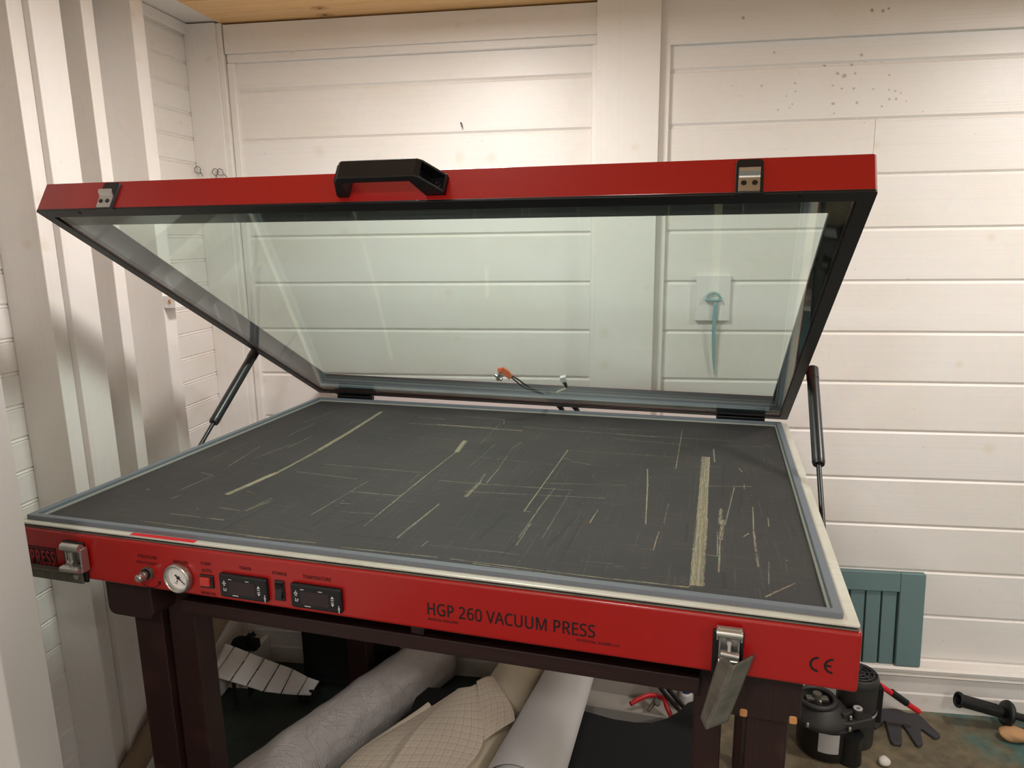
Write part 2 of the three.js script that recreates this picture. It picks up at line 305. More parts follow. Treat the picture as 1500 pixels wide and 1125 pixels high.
// the stained boards at the top right of the back wall: x 0.4 to 2.0 m, y 1.76 to 2.16 m
M.stained = std({ roughness: 0.4, bumpMap: grainBump, bumpScale: 0.0006, map: canvasTex(2048, 512, (x, w, h) => {
  x.fillStyle = rgb(240, 236, 232); x.fillRect(0, 0, w, h);
  blots(x, w, h, 30, 60, 200, () => [228, 218, 204, 0.14]);
  streaks(x, w, h, 240, () => rgb(214, 204, 192), 1.6, 0.13);
  for (const [a, b, r] of SPOTS) { x.fillStyle = rgb(178, 160, 132, b > 2.05 ? 0.7 : 0.4); x.beginPath(); x.ellipse((a - 0.4) / 1.6 * w, h - (b - 1.76) / 0.4 * h, r * 0.75, r * 0.62, rnd() * 3, 0, 7); x.fill(); x.fillStyle = rgb(140, 122, 92, 0.3); x.beginPath(); x.ellipse((a - 0.4) / 1.6 * w + 1, h - (b - 1.76) / 0.4 * h, r * 0.4, r * 0.3, 0, 0, 7); x.fill(); }
}, { repeat: [1 / 1.6, 1 / 0.4], offset: [-0.25, -4.4] }) });

// ---------- lamps ----------
for (const [x, z, power, label] of LAMPS) {
  const g = group('ceiling_light'); g.position.set(x, CEILING - 0.035, z);
  tag(g, label, 'lamp', 'ceiling lamps of the room');
  mesh('housing', lathe([[0, 0.034], [0.135, 0.034], [0.14, 0.03], [0.14, 0.004], [0.134, 0], [0.124, 0], [0.124, 0.006], [0, 0.006]]), M.paintPlain, g);
  mesh('diffuser', new THREE.CylinderGeometry(0.12, 0.12, 0.004, 40).translate(0, 0.003, 0), M.lamp, g);
  const l = new THREE.RectAreaLight(new THREE.Color().setRGB(...LAMP_TINT), power, LAMP_SIDE, LAMP_SIDE);
  l.position.set(x, CEILING - 0.042, z); l.rotation.x = -Math.PI / 2;
  scene.add(l);
}

// ---------- the room ----------
const LEFT = -1.01, RIGHT = 3.2, BACK = -0.7, FRONT = 3.0;
{
  const g = box(FX0, FX1, -0.12, 0, FZ0, FZ1, 0), p = g.attributes.position, uv = g.attributes.uv;
  for (let i = 0; i < p.count; i++) uv.setXY(i, (p.getX(i) - FX0) / (FX1 - FX0), (p.getZ(i) - FZ0) / (FZ1 - FZ0));
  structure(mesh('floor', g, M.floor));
}
{
  const c = structure(group('ceiling'));
  mesh('deck', box(LEFT - 0.1, RIGHT + 0.1, CEILING + 0.018, CEILING + 0.12, BACK - 0.1, FRONT + 0.1, 0), M.paintPlain, c);
  for (let i = 0, z = BACK - 0.005; z < FRONT; i++, z += 0.115) {
    const e = Math.min(z + 0.1145, FRONT), ch = 0.003;
    mesh('plank', metreUV(prism([[z, CEILING + 0.018], [z, CEILING + ch], [z + ch, CEILING], [e - ch, CEILING], [e, CEILING + ch], [e, CEILING + 0.018]], -0.895, RIGHT, 'x'), false, rnd() * 3, rnd() * 2), M.pine, c);
  }
}
// a horizontal board with chamfered long edges, its face at depth f, running along x
const boardX = (y0, y1, x0, x1, f, ch = 0.007, t = 0.018) => prism([[f - t, y0], [f - ch, y0], [f, y0 + ch], [f, y1 - ch], [f - ch, y1], [f - t, y1]], x0, x1, 'x');
{
  const w = structure(group('wall_back'));
  mesh('backing', box(LEFT - 0.1, RIGHT + 0.1, 0, CEILING + 0.02, BACK - 0.1, BACK - 0.018, 0), M.paintPlain, w);
  const fresh = () => [rnd() * 3, rnd() * 2];
  for (let k = -1; k < 13; k++) {
    const y0 = Math.max(0.165 + 0.1497 * k, 0.1), y1 = Math.min(0.165 + 0.1497 * (k + 1), 2.05), stained = k >= 11;
    mesh('board', metreUV(boardX(y0, y1, -0.872, 0.25, BACK), false, ...fresh()), M.paint, w);
    if (k === 10) { mesh('board', metreUV(boardX(y0, y1, 0.45, 1.0275, BACK), false, ...fresh()), M.paint, w); mesh('board', metreUV(boardX(y0, y1, 1.0285, RIGHT, BACK), false, ...fresh()), M.paint, w); continue; }
    mesh('board', metreUV(boardX(y0, y1, 0.45, RIGHT, BACK), false, ...(stained ? [0, 0] : fresh())), stained ? M.stained : M.paint, w);
  }
  mesh('nail', tube([[-0.152, 1.842, BACK], [-0.152, 1.842, BACK + 0.008], [-0.148, 1.836, BACK + 0.012], [-0.147, 1.828, BACK + 0.012]], 0.0022, 16, 8), M.dullSteel, w, 'small bent nail');
  // frames round the two panels
  mesh('header', metreUV(box(-0.885, 0.256, 2.066, 2.15, BACK - 0.016, BACK + 0.02, 0.002), false, 0.4, 0.1), M.paint, w);
  mesh('moulding', metreUV(box(-0.885, 0.256, 2.041, 2.068, BACK - 0.016, BACK + 0.014, 0.006), false, 0.8, 0.3), M.paint, w);
  mesh('moulding', metreUV(box(-0.887, -0.861, 0.1, 2.042, BACK - 0.016, BACK + 0.014, 0.006), true, 0.1, 0.6), M.paint, w);
  mesh('moulding', metreUV(box(0.239, 0.256, 0.1, 2.042, BACK - 0.016, BACK + 0.014, 0.005), true, 0.3, 0.5), M.paint, w);
  mesh('pilaster', metreUV(box(0.254, 0.431, 0.1, CEILING, BACK - 0.016, BACK + 0.045, 0.002), true, 0.5, 0.2), M.paint, w);
  mesh('header', metreUV(box(0.431, RIGHT, 2.028, 2.15, BACK - 0.016, BACK + 0.016, 0.003), false, 0, 0), M.stained, w);
  mesh('moulding', metreUV(box(0.431, 0.461, 0.1, 2.03, BACK - 0.016, BACK + 0.016, 0.003), true, 0.7, 0.1), M.paint, w);
  mesh('corner_post', metreUV(box(LEFT, -0.905, 0, CEILING, BACK - 0.016, BACK + 0.03, 0.002), true, 0.2, 0.7), M.paint, w);
  mesh('corner_post', metreUV(box(-0.906, -0.888, 0.1, CEILING, BACK - 0.016, BACK + 0.024, 0.003), true, 0.9, 0.4), M.paint, w);
}
{
  const b = structure(group('baseboard_back'));
  const f = BACK + 0.034;
  mesh('plank', metreUV(prism([[BACK - 0.01, 0], [f, 0], [f, 0.058], [f - 0.006, 0.066], [BACK - 0.01, 0.066]], LEFT + 0.03, RIGHT, 'x'), false, 0.3, 0.2), M.paint, b);
  mesh('plank', metreUV(prism([[BACK - 0.01, 0.0662], [f - 0.003, 0.0662], [f - 0.003, 0.122], [BACK - 0.01, 0.122]], LEFT + 0.03, RIGHT, 'x'), false, 1.3, 0.5), M.paint, b);
  mesh('ledge', metreUV(prism([[BACK - 0.01, 0.1215], [f + 0.004, 0.1215], [f + 0.008, 0.127], [f + 0.004, 0.133], [f + 0.01, 0.139], [f + 0.012, 0.15], [f + 0.006, 0.156], [BACK - 0.01, 0.158]], LEFT + 0.03, RIGHT, 'x'), false, 0.8, 0.1), M.paint, b);
}
{
  const w = structure(group('wall_left'));
  mesh('backing', box(LEFT - 0.1, LEFT - 0.014, 0, CEILING + 0.02, BACK - 0.1, FRONT + 0.1, 0), M.paintPlain, w);
  for (let k = 0; k < 29; k++) {
    const y0 = Math.max(0.017 + 0.0752 * (k - 0), 0) - (k === 0 ? 0.017 : 0), y1 = Math.min(0.017 + 0.0752 * (k + 1), CEILING), ch = 0.0035;
    const pts = [[LEFT - 0.014, y0], [LEFT - ch, y0], [LEFT, y0 + ch], [LEFT, y1 - ch - 0.006], [LEFT - 0.0025, y1 - ch - 0.004], [LEFT, y1 - ch - 0.002], [LEFT, y1 - ch], [LEFT - ch, y1], [LEFT - 0.014, y1]];
    mesh('board', metreUV(prism(pts, BACK, FRONT, 'z'), false, rnd() * 3, rnd() * 2), M.paint, w);
  }
  const studs = [[-0.907, 0.118, 0.076], [-0.892, 0.0755, -0.013], [-0.899, -0.088, -0.128], [-0.899, -0.266, -0.317]];
  for (const [x, z1, z0] of studs) mesh('stud', metreUV(box(LEFT, x, 0, CEILING, z0, z1, 0.002), true, rnd() * 3, rnd() * 2), M.paint, w);
  mesh('top_plate', metreUV(box(LEFT, -0.897, CEILING + 0.004, CEILING + 0.05, BACK, FRONT, 0.002), false, 0.2, 0.2), M.paint, w);
  mesh('crown_strip', metreUV(box(LEFT, LEFT + 0.012, CEILING - 0.03, CEILING + 0.003, BACK + 0.02, FRONT, 0.004), false, 0.6, 0.1), M.paint, w);
  mesh('low_ledge', metreUV(box(LEFT, -0.922, 0, 0.1, BACK + 0.034, -0.5, 0.002), false, 0.2, 0.4), M.cream, w, 'bare low ledge along the foot of the wall');
  mesh('ledge_edge', metreUV(box(-0.922, -0.903, 0, 0.106, BACK + 0.034, -0.5, 0.003), false, 0.5, 0.2), M.paint, w);
  mesh('skirting', metreUV(box(LEFT, LEFT + 0.035, 0, 0.1, -0.5, -0.318, 0.003), false, 0.9, 0.2), M.paint, w);
}
structure(mesh('wall_right', box(RIGHT, RIGHT + 0.1, 0, CEILING + 0.02, BACK - 0.1, FRONT + 0.1, 0), M.paintPlain));
structure(mesh('wall_front', box(LEFT - 0.1, RIGHT + 0.1, 0, CEILING + 0.02, FRONT, FRONT + 0.1, 0), M.paintPlain));
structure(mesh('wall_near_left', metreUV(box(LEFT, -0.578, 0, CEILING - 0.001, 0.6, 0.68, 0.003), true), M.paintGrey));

// ---------- the press: everything below in its own axes, the bed at 0, its centre at the origin ----------
const TURN = -0.13491, BED_Y = 1.0, PRESS_BASE = -0.098;
const press = group('vacuum_press');
press.position.set(0, BED_Y + PRESS_BASE, 0); press.rotation.y = TURN;
tag(press, 'large red vacuum press with raised glass lid and scratched black bed on dark wooden stand', 'press');
const up = (g) => g.translate(0, -PRESS_BASE, 0);   // bed axes to the press's own base
const font = await new FontLoader().loadAsync('fonts/droid/droid_sans_regular.typeface.json');
const bold = await new FontLoader().loadAsync('fonts/droid/droid_sans_bold.typeface.json');
function letters(str, x0, x1, y0, y1, z, f = font) {   // print that fills the box x0..x1, y0..y1 on a face at z
  const g = new TextGeometry(str, { font: f, size: 0.02, depth: 0.0001, curveSegments: 3, bevelEnabled: f === font, bevelSize: 0.00035, bevelThickness: 0.0001, bevelSegments: 1 });
  g.computeBoundingBox(); const b = g.boundingBox;
  return g.translate(-b.min.x, -b.min.y, 0).scale((x1 - x0) / (b.max.x - b.min.x), (y1 - y0) / (b.max.y - b.min.y), 1).translate(x0, y0, z);
}
function arcBand(cx, cy, r0, r1, a0, a1, z, d = 0.0003) {
  const s = new THREE.Shape(); s.absarc(cx, cy, r1, a0, a1, false); s.absarc(cx, cy, r0, a1, a0, true); s.closePath();
  return new THREE.ExtrudeGeometry(s, { depth: d, bevelEnabled: false, curveSegments: 24 }).translate(0, 0, z);
}
const faceBox = (x0, x1, y0, y1, z0, z1, r) => up(box(x0, x1, y0, y1, z0, z1, r));
const FZ = 0.524, P = FZ + 0.0003;   // the red front and the print on it
mesh('tray', faceBox(-0.722, 0.722, -0.098, -0.0095, -0.545, FZ, 0.006), M.red, press);
mesh('flange_plate', up(ring(-0.718, 0.718, -0.541, 0.5215, 0.03, -0.0095, -0.007, 0.004)), M.dullSteel, press);
mesh('flange_gasket', up(ring(-0.7155, 0.7155, -0.539, 0.519, 0.03, -0.007, -0.0045, 0.004)), M.blackMatte, press);
mesh('flange_plate', up(metreUV(ring(-0.7185, 0.7185, -0.542, 0.5215, 0.0335, -0.0045, -0.0008, 0.004))), M.alu, press, 'pale worn metal rim round the bed');
{
  const g = new THREE.BoxGeometry(BED[1] - BED[0], 0.004, BED[3] - BED[2]).translate((BED[0] + BED[1]) / 2, -0.004, (BED[2] + BED[3]) / 2), p = g.attributes.position, uv = g.attributes.uv;
  for (let i = 0; i < p.count; i++) uv.setXY(i, (p.getX(i) - BED[0]) / (BED[1] - BED[0]), 1 - (p.getZ(i) - BED[2]) / (BED[3] - BED[2]));
  mesh('rubber_bed', up(g), M.bed, press, 'black rubber bed covered with pale cut marks');
}
mesh('seal', up(ring(-0.7, 0.7, -0.516, 0.5085, 0.0125, -0.002, 0.0075, 0.004)), M.seal, press, 'raised grey rubber seal');
mesh('seal_tape', up(ring(-0.6865, 0.6865, -0.503, 0.496, 0.0035, -0.003, 0.0015, 0.002)), M.sealInner, press, 'thin pale tape inside the seal');
mesh('warning_strip', faceBox(-0.452, -0.318, -0.0009, -0.0002, 0.5115, 0.5208, 0.0002), M.redHandle, press, 'red sticker on the metal rim');
// lettering of the front
const say = (str, x0, x1, y0, y1, f) => mesh('lettering', up(letters(str, x0, x1, y0, y1, P, f)), M.print, press);
say('HGP 260 VACUUM PRESS', 0.1095, 0.3712, -0.0705, -0.0495);
say('MADE IN ENGLAND', 0.11, 0.1595, -0.0795, -0.0755, bold);
say('PATENT No. 2222985 U.K.', 0.3444, 0.4071, -0.0795, -0.0752, bold);
say('PRESSURE', -0.4359, -0.3953, -0.0395, -0.0335);
say('ADJUSTMENT', -0.4421, -0.3942, -0.0515, -0.0455);
say('VACUUM', -0.3626, -0.3317, -0.0405, -0.0345);
say('PUMP', -0.3049, -0.2843, -0.0375, -0.0315);
say('AUTO', -0.305, -0.2835, -0.05, -0.044);
say('MANUAL', -0.3101, -0.2796, -0.092, -0.0862);
say('TIMER', -0.2288, -0.2049, -0.0362, -0.0305);
say('POWER', -0.1645, -0.1375, -0.0378, -0.0318);
say('TEMPERATURE', -0.1082, -0.056, -0.0372, -0.0308);
mesh('ce_mark', up(merge([arcBand(0.671, -0.0625, 0.0082, 0.0112, Math.PI * 0.5, Math.PI * 1.5, P), arcBand(0.689, -0.0625, 0.0082, 0.0112, Math.PI * 0.5, Math.PI * 1.5, P), new THREE.BoxGeometry(0.008, 0.003, 0.0003).translate(0.683, -0.0625, P + 0.00015)])), M.print, press);
mesh('turning_arrow', up(merge([arcBand(-0.4175, -0.066, 0.0278, 0.0292, Math.PI * 1.22, Math.PI * 1.78, P), prism([[-0.4415, -0.079], [-0.4345, -0.082], [-0.4405, -0.0865]], P, P + 0.0003, 'z'), prism([[-0.3935, -0.079], [-0.4005, -0.082], [-0.3945, -0.0865]], P, P + 0.0003, 'z')])), M.print, press);
{ // pressure knob, gauge, switches, two controllers
  const k = group('pressure_knob', press);
  mesh('nut', up(new THREE.CylinderGeometry(0.0125, 0.0125, 0.006, 6).rotateX(Math.PI / 2).translate(-0.4175, -0.066, FZ + 0.003)), M.dullSteel, k);
  mesh('collar', up(rod([-0.4175, -0.066, FZ + 0.005], [-0.4175, -0.066, FZ + 0.01], 0.0095)), M.blackMetal, k);
  mesh('stem', up(merge([rod([-0.4175, -0.066, FZ + 0.009], [-0.4175, -0.0665, FZ + 0.024], 0.0072), rod([-0.4175, -0.0662, FZ + 0.012], [-0.4175, -0.0662, FZ + 0.015], 0.008), rod([-0.4175, -0.0665, FZ + 0.024], [-0.4175, -0.0665, FZ + 0.026], 0.0066, 0.0052)])), M.chrome, k);
  const a = group('vacuum_gauge', press), c = [-0.3505, -0.0655];
  const spin = (g) => up(g.rotateX(Math.PI / 2).translate(c[0], c[1], FZ));
  mesh('bezel', spin(lathe([[0.0235, 0], [0.0265, 0.001], [0.0268, 0.006], [0.026, 0.0105], [0.024, 0.0125], [0.0222, 0.0118], [0.021, 0.0085], [0.0205, 0.004], [0.0205, 0]], 48)), M.chrome, a);
  mesh('dial', spin(new THREE.CylinderGeometry(0.0206, 0.0206, 0.004, 48).translate(0, 0.002, 0)), M.dial, a);
  const ticks = [];
  for (let i = 0; i <= 20; i++) { const t = Math.PI * (1.25 - 1.5 * i / 20), l = i % 5 ? 0.0018 : 0.0034; ticks.push(new THREE.BoxGeometry(l, 0.0005, 0.0002).translate(0.0172 - l / 2, 0, 0).rotateZ(t).translate(c[0], c[1], FZ + 0.0042)); }
  mesh('scale', up(merge([...ticks, letters('bar', c[0] - 0.0085, c[0] - 0.0035, c[1] - 0.0125, c[1] - 0.009, FZ + 0.004)])), M.print, a);
  mesh('scale_dot', up(new THREE.CylinderGeometry(0.0018, 0.0018, 0.0004, 14).rotateX(Math.PI / 2).translate(c[0] - 0.004, c[1] - 0.007, FZ + 0.0042)), M.redPrint, a);
  mesh('needle', up(merge([prism([[-0.008, -0.0013], [0.0165, -0.0004], [0.0165, 0.0004], [-0.008, 0.0013]], 0, 0.0006, 'z').rotateZ(-0.72).translate(c[0], c[1], FZ + 0.0055), new THREE.CylinderGeometry(0.0028, 0.0028, 0.0022, 18).rotateX(Math.PI / 2).translate(c[0], c[1], FZ + 0.0055)])), M.black, a);
  const s = group('pump_switch', press);
  mesh('switch_frame', faceBox(-0.3085, -0.2815, -0.0785, -0.0545, FZ - 0.001, FZ + 0.0035, 0.0015), M.gloss, s);
  mesh('rocker', faceBox(-0.3055, -0.2865, -0.0735, -0.0575, FZ + 0.002, FZ + 0.008, 0.002), M.redPlastic, s, 'red rocker');
  const q = group('power_switch', press);
  mesh('switch_frame', faceBox(-0.1613, -0.1435, -0.0825, -0.0465, FZ - 0.001, FZ + 0.003, 0.0012), M.gloss, q);
  mesh('rocker', up(prism([[FZ + 0.002, -0.0775], [FZ + 0.009, -0.0765], [FZ + 0.0035, -0.061], [FZ + 0.0055, -0.0515], [FZ + 0.002, -0.0515]], -0.1585, -0.1463, 'x')), M.black, q);
  for (const [x0, name] of [[-0.2655, 'timer_unit'], [-0.1285, 'temperature_unit']]) {
    const u = group(name, press), x1 = x0 + 0.0925, y0 = -0.0872, y1 = -0.0448, f = FZ + 0.0082;
    mesh('housing', faceBox(x0, x1, y0, y1, FZ - 0.001, f, 0.0035), M.black, u);
    mesh('display', faceBox(x0 + 0.019, x1 - 0.022, y0 + 0.008, y1 - 0.011, f - 0.001, f + 0.0003, 0.0002), M.display, u);
    const tri = (x, y, d, r) => prism([[x - r, y - d * r * 0.6], [x + r, y - d * r * 0.6], [x, y + d * r]], f, f + 0.0003, 'z');
    const dash = (x, y, w, h) => new THREE.BoxGeometry(w, h, 0.0003).translate(x, y, f + 0.00015);
    mesh('symbol', up(tri(x1 - 0.0155, y1 - 0.016, 1, 0.0028)), M.whitePrint, u);
    mesh('symbol', up(tri(x1 - 0.0155, y1 - 0.0285, -1, 0.0028)), M.whitePrint, u);
    for (const g of [dash(x1 - 0.0155, y1 - 0.0205, 0.005, 0.0011), dash(x1 - 0.0155, y1 - 0.0245, 0.005, 0.0011)]) mesh('symbol', up(g), M.whitePrint, u);
    for (const g of [arcBand(x0 + 0.0105, y1 - 0.0165, 0.0014, 0.0024, 0, 6.28, f), dash(x0 + 0.0105, y1 - 0.0205, 0.0038, 0.0008), dash(x0 + 0.0105, y1 - 0.0125, 0.001, 0.0022), dash(x0 + 0.0075, y1 - 0.0165, 0.0015, 0.0008), dash(x0 + 0.0135, y1 - 0.0165, 0.0015, 0.0008)]) mesh('symbol', up(g), M.whitePrint, u);
    for (const g of [dash(x0 + 0.009, y1 - 0.0275, 0.0009, 0.0052), dash(x0 + 0.0105, y1 - 0.0298, 0.0036, 0.0009), dash(x0 + 0.0132, y1 - 0.0265, 0.0032, 0.0009), dash(x0 + 0.0132, y1 - 0.0285, 0.0009, 0.004)]) mesh('symbol', up(g), M.whitePrint, u);
    for (const g of [dash(x0 + 0.0225, y1 - 0.0085, 0.006, 0.001), dash(x0 + 0.0555, y1 - 0.0085, 0.007, 0.001), dash(x0 + 0.031, y0 + 0.0055, 0.011, 0.0012)]) mesh('symbol', up(g), M.whitePrint, u);
    for (const g of [arcBand(x1 - 0.0045, y0 + 0.0085, 0.0008, 0.0018, 0, 6.28, f), dash(x1 - 0.0045, y0 + 0.0045, 0.0014, 0.0055), dash(x1 - 0.0045, y0 + 0.0125, 0.0012, 0.003)]) mesh('symbol', up(g), M.whitePrint, u);
  }
}
{ // name badge at the left end of the front
  const b = group('badge', press);
  mesh('plate', faceBox(-0.71, -0.6215, -0.0855, -0.0445, FZ - 0.001, FZ + 0.0008, 0.0006), M.blackMatte, b);
  mesh('badge_letters', up(letters('PRESS', -0.683, -0.626, -0.0795, -0.0505, FZ + 0.0008, bold)), M.redPrint, b, 'red letters PRESS');
  mesh('badge_line', up(merge([new THREE.BoxGeometry(0.084, 0.0012, 0.0003).translate(-0.666, -0.0472, FZ + 0.0009), new THREE.BoxGeometry(0.084, 0.0012, 0.0003).translate(-0.666, -0.0828, FZ + 0.0009), new THREE.BoxGeometry(0.0012, 0.0356, 0.0003).translate(-0.624, -0.065, FZ + 0.0009)])), M.redPrint, b);
}
{ // left toggle latch, its lever folded to the left
  const l = group('toggle_latch', press);
  mesh('backing_plate', faceBox(-0.5995, -0.5515, -0.1015, -0.024, FZ - 0.001, FZ + 0.005, 0.003), M.black, l);
  const shift = (g) => up(g.translate(0.014, 0, 0));
  mesh('bracket', shift(merge([box(-0.592, -0.556, -0.074, -0.03, FZ + 0.004, FZ + 0.0065, 0.001), box(-0.592, -0.5885, -0.074, -0.03, FZ + 0.005, FZ + 0.02, 0.001), box(-0.5595, -0.556, -0.074, -0.03, FZ + 0.005, FZ + 0.02, 0.001)])), M.chrome, l);
  mesh('claw', shift(merge([rod([-0.597, -0.028, FZ + 0.018], [-0.557, -0.028, FZ + 0.018], 0.0075), box(-0.594, -0.56, -0.034, -0.024, FZ + 0.012, FZ + 0.024, 0.004)])), M.chrome, l);
  mesh('bolt', shift(merge([rod([-0.5765, -0.034, FZ + 0.021], [-0.5775, -0.062, FZ + 0.021], 0.0045), rod([-0.583, -0.056, FZ + 0.021], [-0.57, -0.056, FZ + 0.021], 0.0055)])), M.chrome, l);
  mesh('yoke', shift(merge([box(-0.6, -0.562, -0.073, -0.061, FZ + 0.012, FZ + 0.026, 0.004), rod([-0.6, -0.068, FZ + 0.024], [-0.558, -0.068, FZ + 0.024], 0.005)])), M.chrome, l);
  mesh('lever', up(merge([box(-0.71, -0.558, -0.103, -0.077, FZ + 0.005, FZ + 0.009, 0.002), box(-0.71, -0.558, -0.08, -0.077, FZ + 0.005, FZ + 0.02, 0.001)])), M.dullSteel, l, 'dark worn lever lying to the left');
  mesh('screw', up(new THREE.CylinderGeometry(0.0055, 0.0055, 0.004, 18).rotateX(Math.PI / 2).translate(-0.568, -0.087, FZ + 0.011)), M.chrome, l);
}
{ // right toggle latch with its long lever hanging down
  const l = group('toggle_latch', press);
  mesh('backing_plate', faceBox(0.5345, 0.5755, -0.0975, -0.029, FZ - 0.001, FZ + 0.005, 0.003), M.black, l);
  mesh('bracket', up(merge([box(0.543, 0.569, -0.075, -0.028, FZ + 0.004, FZ + 0.007, 0.001), box(0.5425, 0.545, -0.078, -0.03, FZ + 0.005, FZ + 0.016, 0.001), box(0.567, 0.5695, -0.078, -0.03, FZ + 0.005, FZ + 0.016, 0.001)])), M.chrome, l);
  mesh('claw', up(merge([rod([0.539, -0.027, FZ + 0.014], [0.573, -0.027, FZ + 0.014], 0.0065), box(0.54, 0.572, -0.03, -0.0195, FZ + 0.006, FZ + 0.016, 0.003), box(0.539, 0.5415, -0.036, -0.021, FZ + 0.004, FZ + 0.019, 0.001), box(0.5705, 0.573, -0.036, -0.021, FZ + 0.004, FZ + 0.019, 0.001)])), M.chrome, l);
  mesh('bolt', up(merge([rod([0.556, -0.036, FZ + 0.016], [0.5562, -0.056, FZ + 0.02], 0.0028), rod([0.556, -0.036, FZ + 0.016], [0.556, -0.041, FZ + 0.017], 0.0042), rod([0.545, -0.053, FZ + 0.021], [0.569, -0.055, FZ + 0.021], 0.0045), rod([0.546, -0.064, FZ + 0.018], [0.552, -0.054, FZ + 0.022], 0.0035)])), M.chrome, l);
  // the lever: a bent channel of thick sheet, two faces meeting at a ridge towards the room
  const A = [0.5455, -0.057, 0.537], B = [0.562, -0.062, 0.5565], C = [0.5885, -0.0535, 0.537], D = [0.5235, -0.15, 0.552], E = [0.531, -0.1575, 0.565], F = [0.5585, -0.1515, 0.549];
  const lerp3 = (p, q, t) => p.map((v, i) => v + (q[i] - v) * t);
  mesh('lever', up(merge([sheet([[A, B], [lerp3(A, D, 0.5), lerp3(B, E, 0.5)], [D, E]], 0.0028, 6, 10), sheet([[B, C], [lerp3(B, E, 0.5), lerp3(C, F, 0.5)], [E, F]], 0.0028, 6, 10)])), M.dullSteel, l, 'long grey lever hanging below the latch');
  mesh('lever_pin', up(rod([0.543, -0.068, 0.5375], [0.569, -0.068, 0.5385], 0.0048)), M.chrome, l);
}
{ // the raised lid, built in its own axes: hinge edge at the origin, front at z = 1.08, underside at y = 0
  const lid = group('lid', press, 'raised lid with a red rim and a greenish glass pane');
  lid.position.set(0.0024, 0.0114 - PRESS_BASE, -0.5408); lid.rotation.set(-0.5301, 0.0007, -0.0051);
  const X = 0.715, L = 1.0797;
  mesh('rim', ring(-X, X, 0, L, 0.022, 0.004, 0.0588, 0.007, 0.001), M.red, lid);
  mesh('rim_lining', ring(-X + 0.0215, X - 0.0215, 0.0215, L - 0.0215, 0.0025, 0.006, 0.0575, 0.001, 0.001), M.lining, lid, 'dark grey inner side of the rim');
  mesh('underside', ring(-X, X, 0, L, 0.0225, 0, 0.0042, 0.006, 0.001), M.black, lid, 'black underside of the rim');
  mesh('clamp_bar', box(-0.69, 0.69, 0.0072, 0.014, 1.016, 1.058, 0.002), M.black, lid);
  mesh('clamp_bar', box(-0.69, 0.69, 0.0072, 0.018, 0.0245, 0.05, 0.002), M.seal, lid);
  mesh('clamp_bar', box(0.664, 0.69, 0.0072, 0.016, 0.05, 1.016, 0.002), M.black, lid);
  mesh('glass_pane', box(-0.6915, 0.6915, 0.003, 0.007, 0.0235, 1.056, 0), M.glass, lid, 'greenish clear glass pane');
  for (const x of [-0.62, -0.36, -0.12, 0.14, 0.38, 0.62]) mesh('screw', new THREE.CylinderGeometry(0.003, 0.003, 0.0012, 12).translate(x, -0.0004, 1.069), M.blackMetal, lid);
  // handle: an open-ended bar on two slanting feet
  const y0 = 0.011, y1 = 0.044, z = (v) => L + v;
  mesh('handle', merge([
    prism([[-0.069, z(0.04)], [-0.063, z(0.05)], [-0.058, z(0.053)], [0.07, z(0.053)], [0.077, z(0.048)], [0.066, z(0.037)], [0.058, z(0.039)], [-0.05, z(0.039)], [-0.056, z(0.036)]], y0, y1, 'y', 0.002),
    prism([[-0.082, z(0)], [-0.084, z(0.006)], [-0.069, z(0.044)], [-0.055, z(0.04)], [-0.06, z(0.03)], [-0.063, z(0)]], y0, y1, 'y', 0.002),
    prism([[0.071, z(0)], [0.058, z(0.039)], [0.0635, z(0.042)], [0.077, z(0.001)]], y0, y1, 'y', 0.001),
    prism([[0.077, z(0.048)], [0.104, z(0.008)], [0.104, z(0)], [0.073, z(0)], [0.06, z(0.038)]], y0, y0 + 0.004, 'y', 0.001),
    prism([[0.077, z(0.048)], [0.104, z(0.008)], [0.104, z(0)], [0.073, z(0)], [0.06, z(0.038)]], y1 - 0.004, y1, 'y', 0.001),
    box(0.0755, 0.104, y0, y1, z(0), z(0.005), 0.001), box(0.1, 0.104, y0, y1, z(0), z(0.01), 0.001),
  ]), M.black, lid, 'black bow handle');
  mesh('handle_screw', merge([new THREE.TorusGeometry(0.0045, 0.0014, 8, 24).translate(0.09, 0.027, z(0.006)), new THREE.CylinderGeometry(0.0032, 0.0032, 0.002, 16).rotateX(Math.PI / 2).translate(0.09, 0.027, z(0.006))]), M.blackMetal, lid);
  for (const [x, w] of [[-0.552, 0.037], [0.5525, 0.037]]) {
    const s = new THREE.Shape(); s.moveTo(-w / 2, -0.055); s.lineTo(w / 2, -0.055); s.lineTo(w / 2, -0.007); s.quadraticCurveTo(w / 2, 0, w / 2 - 0.007, 0); s.lineTo(-w / 2 + 0.007, 0); s.quadraticCurveTo(-w / 2, 0, -w / 2, -0.007); s.lineTo(-w / 2, -0.055);
    mesh('keeper_plate', new THREE.ExtrudeGeometry(s, { depth: 0.0035, bevelEnabled: true, bevelSize: 0.0007, bevelThickness: 0.0007, bevelOffset: -0.0007, bevelSegments: 2 }).translate(x, 0.0545, L), M.black, lid);
    mesh('keeper', prism([[L + 0.004, 0.001], [L + 0.0075, 0.001], [L + 0.0075, 0.0225], [L + 0.0085, 0.0245], [L + 0.0135, 0.0285], [L + 0.0145, 0.034], [L + 0.012, 0.0345], [L + 0.0105, 0.0305], [L + 0.006, 0.0265], [L + 0.004, 0.024]], x - 0.0142, x + 0.0142, 'x', 0.0005), M.chrome, lid, 'bent metal latch hook');
    for (const d of [-0.0072, 0.0072]) mesh('keeper_screw', new THREE.CylinderGeometry(0.0038, 0.0038, 0.0016, 18).rotateX(Math.PI / 2).translate(x + d, 0.0135, L + 0.0078), M.blackMetal, lid);
  }
